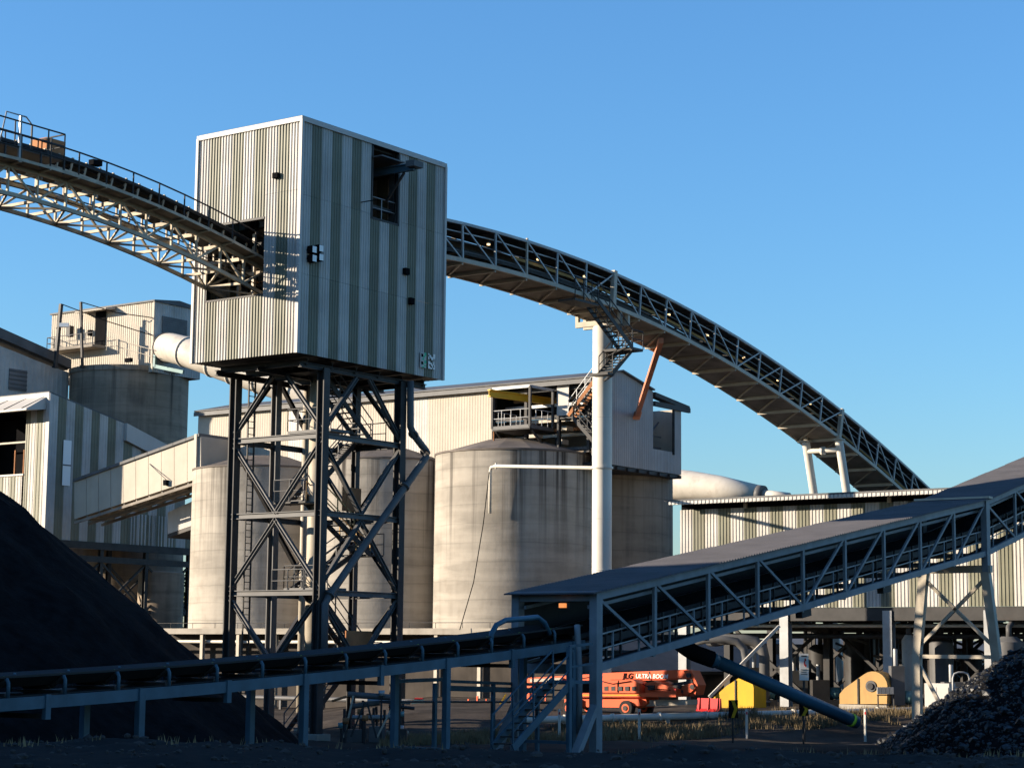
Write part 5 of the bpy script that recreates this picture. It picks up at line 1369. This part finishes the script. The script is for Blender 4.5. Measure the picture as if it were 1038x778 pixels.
# ---- open troughed conveyor to the left
oc = thing('open_conveyor', 'open belt conveyor on blue stringers crossing the shaded foreground', 'conveyor', flat(K0)-V*14)
OA = K0+U*.55
_o = np.polyfit([(onV(*q, OA)-OA).dot(V) for q in ((0,714),(150,703),(300,689),(450,672),(590,653))], [onV(*q, OA).z for q in ((0,714),(150,703),(300,689),(450,672),(590,653))], 2)
def oz(t): return float(np.polyval(_o, t))
def op(t, u, h=0.0): return flat(OA, oz(t)+h)+V*t+U*u
tm0 = (onV(-90, 700, OA)-OA).dot(V); tm1 = (onV(592, 660, OA)-OA).dot(V)
ipx = [(onV(px, 690, OA)-OA).dot(V) for px in (66, 498)]
ip = (ipx[1]-ipx[0])/10.0
tidl = [ipx[0]+ip*k for k in range(-3, 13)]
ns_ = 16
OW = 2.0
for i in range(ns_):
    a, b = lerp(tm0, tm1, i/ns_), lerp(tm0, tm1, (i+1)/ns_)
    for u in (0, OW): bar('stringer', op(a,u), op(b,u), .12, .30, tx, oc, side=U, shape='channel')
    # troughed belt, edges up
    q = [(0.05,.62),(.45,.38),(1.55,.38),(1.95,.62),(1.95,.67),(1.6,.46),(1.0,.52),(.4,.46),(.05,.67)]
    v_ = [op(a,u,h) for u,h in q]+[op(b,u,h) for u,h in q]
    n = len(q)
    mesh('belt', v_, [tuple(range(n)), tuple(range(2*n-1,n-1,-1))]+[(k,(k+1)%n,n+(k+1)%n,n+k) for k in range(n)], 'belt', oc)
    prism('return_belt', [op(a,.2,.02), op(b,.2,.02), op(b,1.8,.02), op(a,1.8,.02)], Z*.04, 'belt', oc)
    prism('deck_plate', [op(a,.1,.16), op(b,.1,.16), op(b,1.9,.16), op(a,1.9,.16)], Z*.02, 'belt', oc)
for t in tidl:
    if t < tm0 or t > tm1-.3: continue
    for u, s in ((0, 1), (OW, -1)):
        fr = tube('idler_post', [op(t,u,.15), op(t,u,.50), op(t,u+.05*s,.58), op(t,u+.15*s,.61)], .05, tx, oc, 6)
        if u == 0: rod('roller_cap', op(t,u+.15*s,.61), op(t,u+.21*s,.60), .06, 'lime', fr, 8)
    bar('idler_bar', op(t,.1,.2), op(t,1.9,.2), .08, .1, 'steel_dark', oc)
    rod('roller', op(t,.5,.32), op(t,1.5,.32), .06, 'steel_dark', oc, 8)
    rod('wing_roller', op(t,.1,.58), op(t,.48,.34), .06, 'steel_dark', oc, 8); rod('wing_roller', op(t,1.9,.58), op(t,1.52,.34), .06, 'steel_dark', oc, 8)
for px in (-40, 142, 308, 452, 580):
    t = (onV(px, 700, OA)-OA).dot(V)
    for u in (-.02, OW+.02):
        bar('leg', flat(op(t,u), .2), op(t,u,.16), .2, .18, tx, oc, side=V, shape='channel')
    bar('leg_tie', flat(op(t,0), .9), flat(op(t,OW), .9), .1, .1, tx, oc)
for px in (47, 230, 385, 518):
    t = (onV(px, 700, OA)-OA).dot(V)
    bar('splice_plate', op(t,-.03,-.42), op(t,-.03,.18), .16, .14, tx, oc, side=V)
    bar('return_idler', op(t,0,-.35), op(t,OW,-.35), .12, .12, 'steel_dark', oc)
# arched skirt hood over the tail of the belt
for u in (.1,):
    tt = (onV(500, 640, OA)-OA).dot(V)
    tube('hood_arch', [op(tt,u,.4), op(tt+.05,u,.75), op(tt+.3,u,1.0), op(tt+.8,u,1.12), op(tt+2.6,u,1.1), op(tt+3.0,u,.9), op(tt+3.3,u,.5)], .09, 'pipe_blue' if u < 1 else 'steel_dark', oc, 8)
# ---- access stair and walkways by the tail
cs = thing('conveyor_stair', 'blue steel stair and handrails descending left beside the conveyor tail', 'stair', flat(kp(-2.5,-.8)))
KA = K0-U*.9
def ks(px, py): return onV(px, py, KA)
stairs(ks(520, 758), ks(581, 690), U, .8, cs, tx, tread='steel_dark', rm=tx)
blk('landing', ks(580, 690)-Z*.08, V*1.0, U*1.0, Z*.1, tx, cs)
bar('landing_post', flat(ks(577, 690), .1), ks(577, 655), .14, .14, tx, cs)
bar('landing_rail', ks(577, 655), ks(600, 652), .08, .08, tx, cs)
bar('landing_rail', ks(577, 676), ks(600, 672), .06, .06, tx, cs)
wk = thing('side_walkway', 'low blue railed walkway between the conveyor legs', 'walkway', flat(op((onV(480,690,OA)-OA).dot(V), 3)))
KB = K0+U*3.4
for (xa, ya, xb, yb, h) in ((402, 690, 452, 688, .12), (452, 690, 560, 694, .1), (452, 697, 560, 700, .18)):
    bar('walkway_rail', onV(xa, ya, KB), onV(xb, yb, KB), .1, h, tx, wk)
for px in (404, 441, 500, 545):
    P = onV(px, 692, KB); bar('walkway_post', flat(P, .1), P, .12, .12, tx if px > 430 else 'steel_dark', wk)
prism('walkway_deck', [onV(404, 712, KB), onV(560, 712, KB), onV(560, 712, KB)+U*.8, onV(404, 712, KB)+U*.8], Z*.06, 'steel_dark', wk)
# ---- blue tube chute
bt = thing('blue_pipe', 'dark blue pipe sloping down right with a lime band near its end', 'pipe', flat(at(870, 733, 84.5)))
tube('elbow', [at(690, 652, 80), at(697, 657, 79.6), at(704, 661.5, 79.6), at(722, 668, 79.8)], .33, 'black', bt, 16)
tube('pipe', [at(720, 667, 79.8), at(868, 731.5, 84.5)], .27, 'pipe_blue', bt, 20)
tube('band', [at(861.5, 728.6, 84.28), at(864, 729.7, 84.36)], .285, 'lime', bt, 20)
tube('coupling', [at(719, 666.5, 79.75), at(724, 669, 79.95)], .32, 'pipe_blue', bt, 16)
# ---- signs
def chevron(px, y0, y1, ybase, Y, label):
    P = at(px, ybase, Y); T, B = at(px, y0, Y), at(px, y1, Y)
    t = thing('chevron_sign', label, 'road sign', flat(P), 'chevron signs on the verge')
    bar('pole', flat(P, -.1), flat(P, T.z), .07, .07, 'steel_dark', t)
    w, h = .42, T.z-B.z
    o = Vector((T.x-w/2, T.y-.06, B.z))
    blk('board', o, Vector((w,0,0)), Vector((0,-.03,0)), Z*h, 'black', t)
    f = Vector((0,-.042,0))
    for k in range(1):
        pts = [o+f+Vector((w*a,0,h*b)) for a, b in ((.25,1),(.6,1),(.95,.5),(.6,0),(.25,0),(.6,.5))]
        prism('chevron_mark', pts, Vector((0,-.012,0)), 'yellow', t)
chevron(743, 709, 727, 746, 90.0, 'black and yellow chevron sign below the bright yellow guard')
chevron(814.5, 712, 725, 746, 90.5, 'black and yellow chevron sign below the tall white board')
sg = thing('notice_board', 'tall pale notice board on a pole right of the warehouse column', 'sign', flat(at(815, 744, 91.5)))
P = flat(at(815.5, 744, 91.5)); z0_, z1_ = at(815, 689, 91.5).z, at(815, 662, 91.5).z
bar('pole', flat(P, -.1), flat(P, z1_), .08, .08, 'steel_dark', sg)
blk('board', flat(P, z0_)-Vector((.21,.05,0)), Vector((.42,0,0)), Vector((0,-.03,0)), Z*(z1_-z0_), 'lettering', sg)
f = flat(P, z0_)-Vector((.21,.085,0)); hh = z1_-z0_
def mark(a, b, c, d, m): blk('board_mark', f+Vector((.42*a,0,hh*b)), Vector((.42*(c-a),0,0)), Vector((0,-.01,0)), Z*(hh*(d-b)), m, sg)
mark(.55, .72, .72, .82, 'red'); mark(.50, .55, .62, .72, 'red'); mark(.62, .50, .74, .60, 'red')
mark(.2, .88, .8, .93, 'steel_dark'); mark(.15, .38, .85, .41, 'steel_grey'); mark(.15, .30, .75, .33, 'steel_grey'); mark(.15, .22, .85, .25, 'steel_grey')
# ---- red plastic barrier
rb = thing('red_barrier', 'red plastic road barrier beside the bright yellow guard', 'barrier', flat(at(716, 719, 104)))
P = at(705, 719, 104.0)
prism('body', [flat(P, 1.0), flat(P, 1.0)+V*.5, flat(P, 1.15)+V*.36, flat(P, 1.68)+V*.3, flat(P, 1.68)+V*.2, flat(P, 1.15)+V*.14], -U*1.35, 'red', rb)
for k in (.1, .5, .9): bar('rib', flat(P, 1.05)+U*(-1.35*k)+V*.08, flat(P, 1.69)+U*(-1.35*k)+V*.19, .06, .06, 'red', rb)
blk('foot', flat(P, .8), -U*1.34, V*.48, Z*.2, 'red', rb)
# ---- orange boom lift
BY = 98.0
bl = thing('boom_lift', 'orange telescopic boom lift parked behind the conveyor tail', 'boom lift', flat(at(630, 724, BY)))
BL0 = flat(at(630, 700, BY))
def B(px, py, dy=0.0): return onU(px, py, BL0)+V*dy
bw = 1.9
def bprism(name, poly, y0, y1, m, parent=bl):
    return prism(name, [B(px, py, y0) for px, py in poly], V*(y1-y0), m, parent)
for px in (577.5, 635, ):
    for dy in (-.1, bw-.3):
        c = B(px, 717.2, dy)
        w_ = rod('wheel', c, c+V*.36, .36, 'tyre', bl, 24)
        rod('rim', c-V*.02, c+V*.02, .21, 'orange', w_, 16); rod('hub', c-V*.06, c-V*.02, .12, 'steel_dark', w_, 10)
bprism('chassis', [(568,716),(568,709),(580,706),(650,706),(652,712),(646,717)], .35, bw-.35, 'orange')
bprism('axle_box', [(571,715),(585,715),(585,708),(571,708)], .1, bw-.1, 'orange')
bprism('axle_box', [(628,715),(648,715),(646,708),(628,708)], .1, bw-.1, 'orange')
bprism('turntable', [(582,706),(582,702),(684,702),(684,706)], .1, bw-.1, 'orange')
bprism('yellow_stripe', [(582,704.6),(582,703.6),(648,703.6),(648,704.6)], .07, .1, 'yellow')
bprism('engine_cowl', [(607,702),(607,692),(616,689),(641,688.5),(648,692),(648,702)], .0, .85, 'orange')
bprism('cowl_panel', [(610,701),(610,694),(626,691),(626,701)], -.03, .0, 'orange')
bprism('counterweight', [(651,702),(651,692),(660,690),(683,698),(683,702)], .25, bw-.25, 'orange')
bprism('main_boom', [(520,690.5),(520,687),(607,681.5),(686,678),(693,681),(691,688),(655,689),(607,690)], .95, 1.45, 'orange')
bprism('boom_face', [(608,688.5),(608,681.8),(686,678.8),(690,682),(689,687)], .9, .95, 'orange')
bprism('boom_heel', [(684,679),(692,679),(698.5,694),(696,704),(683,706),(679,699),(688,694),(689,688)], .8, 1.6, 'orange')
bprism('lift_cylinder', [(648,698),(650,695),(684,690),(686,693)], 1.1, 1.3, 'steel_dark')
bprism('lower_link', [(668,702),(672,697),(694,692),(697,697),(690,704)], .7, .95, 'orange')
for px, py in ((690, 684), (694, 696), (683, 701), (668, 700)): rod('pivot_pin', B(px, py, .68), B(px, py, 1.7), .12, 'steel_dark', bl, 12)
bprism('hose_cover', [(672,702),(674,695),(684,693),(682,702)], .55, .7, 'steel_dark')
bprism('jib', [(520,697),(518,693),(528,686),(532,689),(532,693),(526,697)], .9, 1.5, 'orange')
bprism('jib_link', [(528,691),(528,688),(560,686.5),(560,689.5)], .8, .92, 'steel_cream')
for (a, b) in (((516,699),(516,712)), ((530,699),(530,712)), ((516,706),(530,706)), ((516,699),(530,699))):
    for dy in (.2, 2.0): bar('basket_rail', B(*a, dy), B(*b, dy), .06, .06, 'orange', bl)
bprism('basket_floor', [(515,713),(515,711.5),(531,711.5),(531,713)], .2, 2.0, 'steel_grey')
bprism('basket_arm', [(522,711),(522,696),(525,696),(525,711)], 1.0, 1.2, 'orange')
bprism('cream_base', [(640,716),(640,709),(690,709),(690,714)], .6, 1.6, 'steel_cream')
for (a, b) in (((612,690.5),(640,690)), ((652,693),(680,699)), ((560,689),(604,685))):
    pa, pb = B(*a, -.04), B(*b, -.04)
    tube('hydraulic_hose', [pa, lerp(pa, pb, .35)-Z*.12, lerp(pa, pb, .7)-Z*.05, pb], .025, 'black', bl, 6)
for px in (613, 620, 627, 634, 641): bprism('cowl_vent', [(px,699.5),(px,695.5),(px+4,695),(px+4,699.5)], -.045, -.03, 'steel_dark')
bprism('panel_gap', [(626.6,701.5),(626.6,689.3),(627.2,689.3),(627.2,701.5)], -.02, .0, 'black')
bprism('control_box', [(655,699),(655,694),(661,694),(661,699)], .12, .25, 'steel_dark')
bprism('tail_lamp', [(681,699.5),(681,697.5),(683,697.5),(683,699.5)], .2, .25, 'red')
bprism('boom_seam', [(648,688.8),(648,680.3),(648.8,680.3),(648.8,688.8)], .87, .9, 'steel_dark')
bprism('grease_patch', [(686,692),(688,688),(693,688),(694,692)], .76, .8, 'steel_dark')
def lettering(txt, P, size, m, parent, bold=0.0, w=1.0):
    cu_ = bpy.data.curves.new('lettering', 'FONT'); cu_.body = txt; cu_.size = size; cu_.extrude = .008; cu_.offset = bold
    cu_.shear = .15
    o = bpy.data.objects.new('lettering_tmp', cu_); C.objects.link(o)
    bpy.context.view_layer.update()
    me = bpy.data.meshes.new_from_object(o.evaluated_get(bpy.context.evaluated_depsgraph_get()))
    bpy.data.objects.remove(o)
    me.materials.clear(); me.materials.append(MATS[m])
    # upright, facing the camera side, following the slight slope of the boom
    R = Matrix.Rotation(RAD(90), 4, 'X')
    return link('lettering', me, Matrix.Translation(P) @ Matrix.Rotation(math.atan2(-U.y, -U.x), 4, 'Z') @ R @ Matrix.Diagonal((w,1,1,1)), parent)
L1 = lettering('JLG', B(621.5, 687.2, .88), .36, 'black', bl, .012, 1.1)
L2 = lettering('ULTRA BOOM', B(634.5, 686.8, .88), .29, 'lettering', bl, .006, 1.0)
# small orange hoop frame, red vehicle glimpsed behind the legs
of = thing('orange_frame', 'small orange hoop barrier frame seen behind the conveyor legs', 'barrier', flat(at(482, 722, 118)))
for k in range(3):
    x = 475+9*k
    a, b = at(x, 720, 118.0), at(x, 708-3*(k == 1), 118.0)
    bar('frame_post', flat(a, -.1), b, .09, .09, 'orange', of)
bar('frame_rail', at(472, 712, 118), at(497, 711, 118), .09, .09, 'orange', of); bar('frame_rail', at(472, 717, 118), at(497, 716, 118), .09, .09, 'orange', of)
rv = thing('red_utility_truck', 'small red utility truck glimpsed behind the tower leg', 'truck', flat(at(425, 722, 119.5)))
def rvp(name, poly, dy0, dy1, m): return prism(name, [at(px, py, 119.5+dy0) for px, py in poly], Vector((0, dy1-dy0, 0)), m, rv)
rvp('body', [(412,721),(412,715),(417,714),(421,713.5),(437,713.5),(440,716),(440,721)], 0, 1.7, 'red')
rvp('cab', [(416,714.4),(420,708),(428,708),(431,713.6)], .1, 1.6, 'teal')
rvp('cab_roof', [(419.5,708.2),(420,707.2),(428,707.2),(428.6,708.2)], .08, 1.62, 'red')
for px in (418, 435):
    for dy in (-.05, 1.45):
        c = at(px, 721.5, 119.5+dy); c.z = .4; w_ = rod('wheel', c, c+Vector((0,.3,0)), .38, 'tyre', rv, 18); rod('rim', c-Vector((0,.02,0)), c+Vector((0,.01,0)), .2, 'steel_galv', w_, 12)
yb = thing('yellow_bar', 'short slanted yellow warning bar below the conveyor walkway', 'bar', flat(at(508, 718, 117)))
bar('bar', at(504.5, 717, 117), at(513, 703, 117), .18, .08, 'yellow', yb); bar('stand', flat(at(505, 717, 117), -.1), at(505, 715, 117), .1, .1, 'steel_dark', yb)
ds = thing('dark_roofed_shed', 'low shed with a dark sloping roof behind the boom lift', 'building', flat(at(660, 700, 128)))
SA, SB = flat(at(618, 700, 126.0)), flat(at(800, 700, 136.0))
for k in range(10):
    dv = (SB-SA)/10
    blk('wall_panel', flat(SA, .6)+dv*k, dv*.99, Vector((0,.15,0)), Z*2.3, 'base_dark', ds)
prism('roof', [flat(SA, 2.85)-Vector((.5,.6,0)), flat(SA, 5.0)+Vector((-.5,4.5,0)), flat(SA, 4.8)+Vector((-.5,4.7,0)), flat(SA, 2.65)-Vector((.5,.4,0))], flat(SB-SA)+Vector((1,0,0)), 'roof_dark', ds)
blk('rear_wall', flat(SA, .6)+Vector((0,4.4,0)), SB-SA, Vector((0,.15,0)), Z*4.1, 'base_dark', ds)
mf = thing('pipe_manifold', 'tangle of pipes, valves and frames at the foot of the tower', 'pipework', flat(at(370, 730, 90)))
MO = at(345, 742, 89.0)
for k in range(34):
    P = at(random.uniform(335, 412), random.uniform(702, 742), random.uniform(87, 93))
    q = random.random()
    if q < .35: rod('pipe', P, P+Vector((random.uniform(.4, 2.2), random.uniform(-.5, .5), random.uniform(-.2, .2))), random.uniform(.05, .14), random.choice(['steel_galv','steel_grey','steel_dark','rust']), mf, 8)
    elif q < .6: bar('frame_post', flat(P, -.1), P, .09, .09, random.choice(['steel_dark','steel_grey']), mf)
    elif q < .8: bar('frame_brace', flat(P, .2), P+Vector((random.uniform(-1, 1), 0, .2)), .08, .08, random.choice(['steel_cream','steel_dark']), mf)
    else:
        rod('valve_body', P-Z*.12, P+Z*.12, .14, random.choice(['steel_galv','teal','rust']), mf, 10)
        rod('valve_stem', P, flat(P, -.1), .05, 'steel_dark', mf, 6)
for k in range(3):
    P = at(352+22*k, 741, 88.6); P = flat(P, -.05)
    blk('cable_drum_box', P, Vector((.7,0,0)), Vector((0,.6,0)), Z*random.uniform(.5, 1.0), random.choice(['steel_dark','rust','steel_grey']), mf)
# trees beyond the left silo
def tree(px, Y, h, r, label):
    P = flat(at(px, 690, Y))
    t = thing('tree', label, 'tree', P)
    tube('trunk', [flat(P, -.3), flat(P, h*.35)+Vector((.2,0,0)), flat(P, h*.7)+Vector((-.1,.2,0))], [.28, .2, .08], 'bark', t, 8)
    v, f = [], []
    cl = [(random.gauss(0, .45)*r, random.gauss(0, .45)*r, h*random.uniform(.35, 1.0), r*random.uniform(.25, .5)) for k in range(26)]
    for (cx, cy, cz, cr) in cl:
        tube('limb', [flat(P, min(cz*.6, h*.65)), Vector((P.x+cx, P.y+cy, cz))], [.07, .02], 'bark', t, 5) if random.random() < .4 else None
        for k in range(240):
            d = Vector((random.gauss(0,1), random.gauss(0,1), random.gauss(0,1))).normalized()*cr*random.uniform(.5, 1.1)
            c = P+Vector((cx, cy, cz))+d; s = random.uniform(.08, .2)
            a = Vector((random.gauss(0,1), random.gauss(0,1), random.gauss(0,1))).normalized(); b = a.orthogonal().normalized()
            i = len(v); v += [c+a*s, c+b*s*.6, c-a*s, c-b*s*.6]; f.append((i,i+1,i+2,i+3))
    o = mesh('crown', v, f, 'leaf', t, base=P, recalc=False)
tree(188, 190, 10.5, 3.2, 'green tree glimpsed between the round store and the left silo')
tree(120, 195, 9.0, 3.4, 'green tree glimpsed below the striped building')
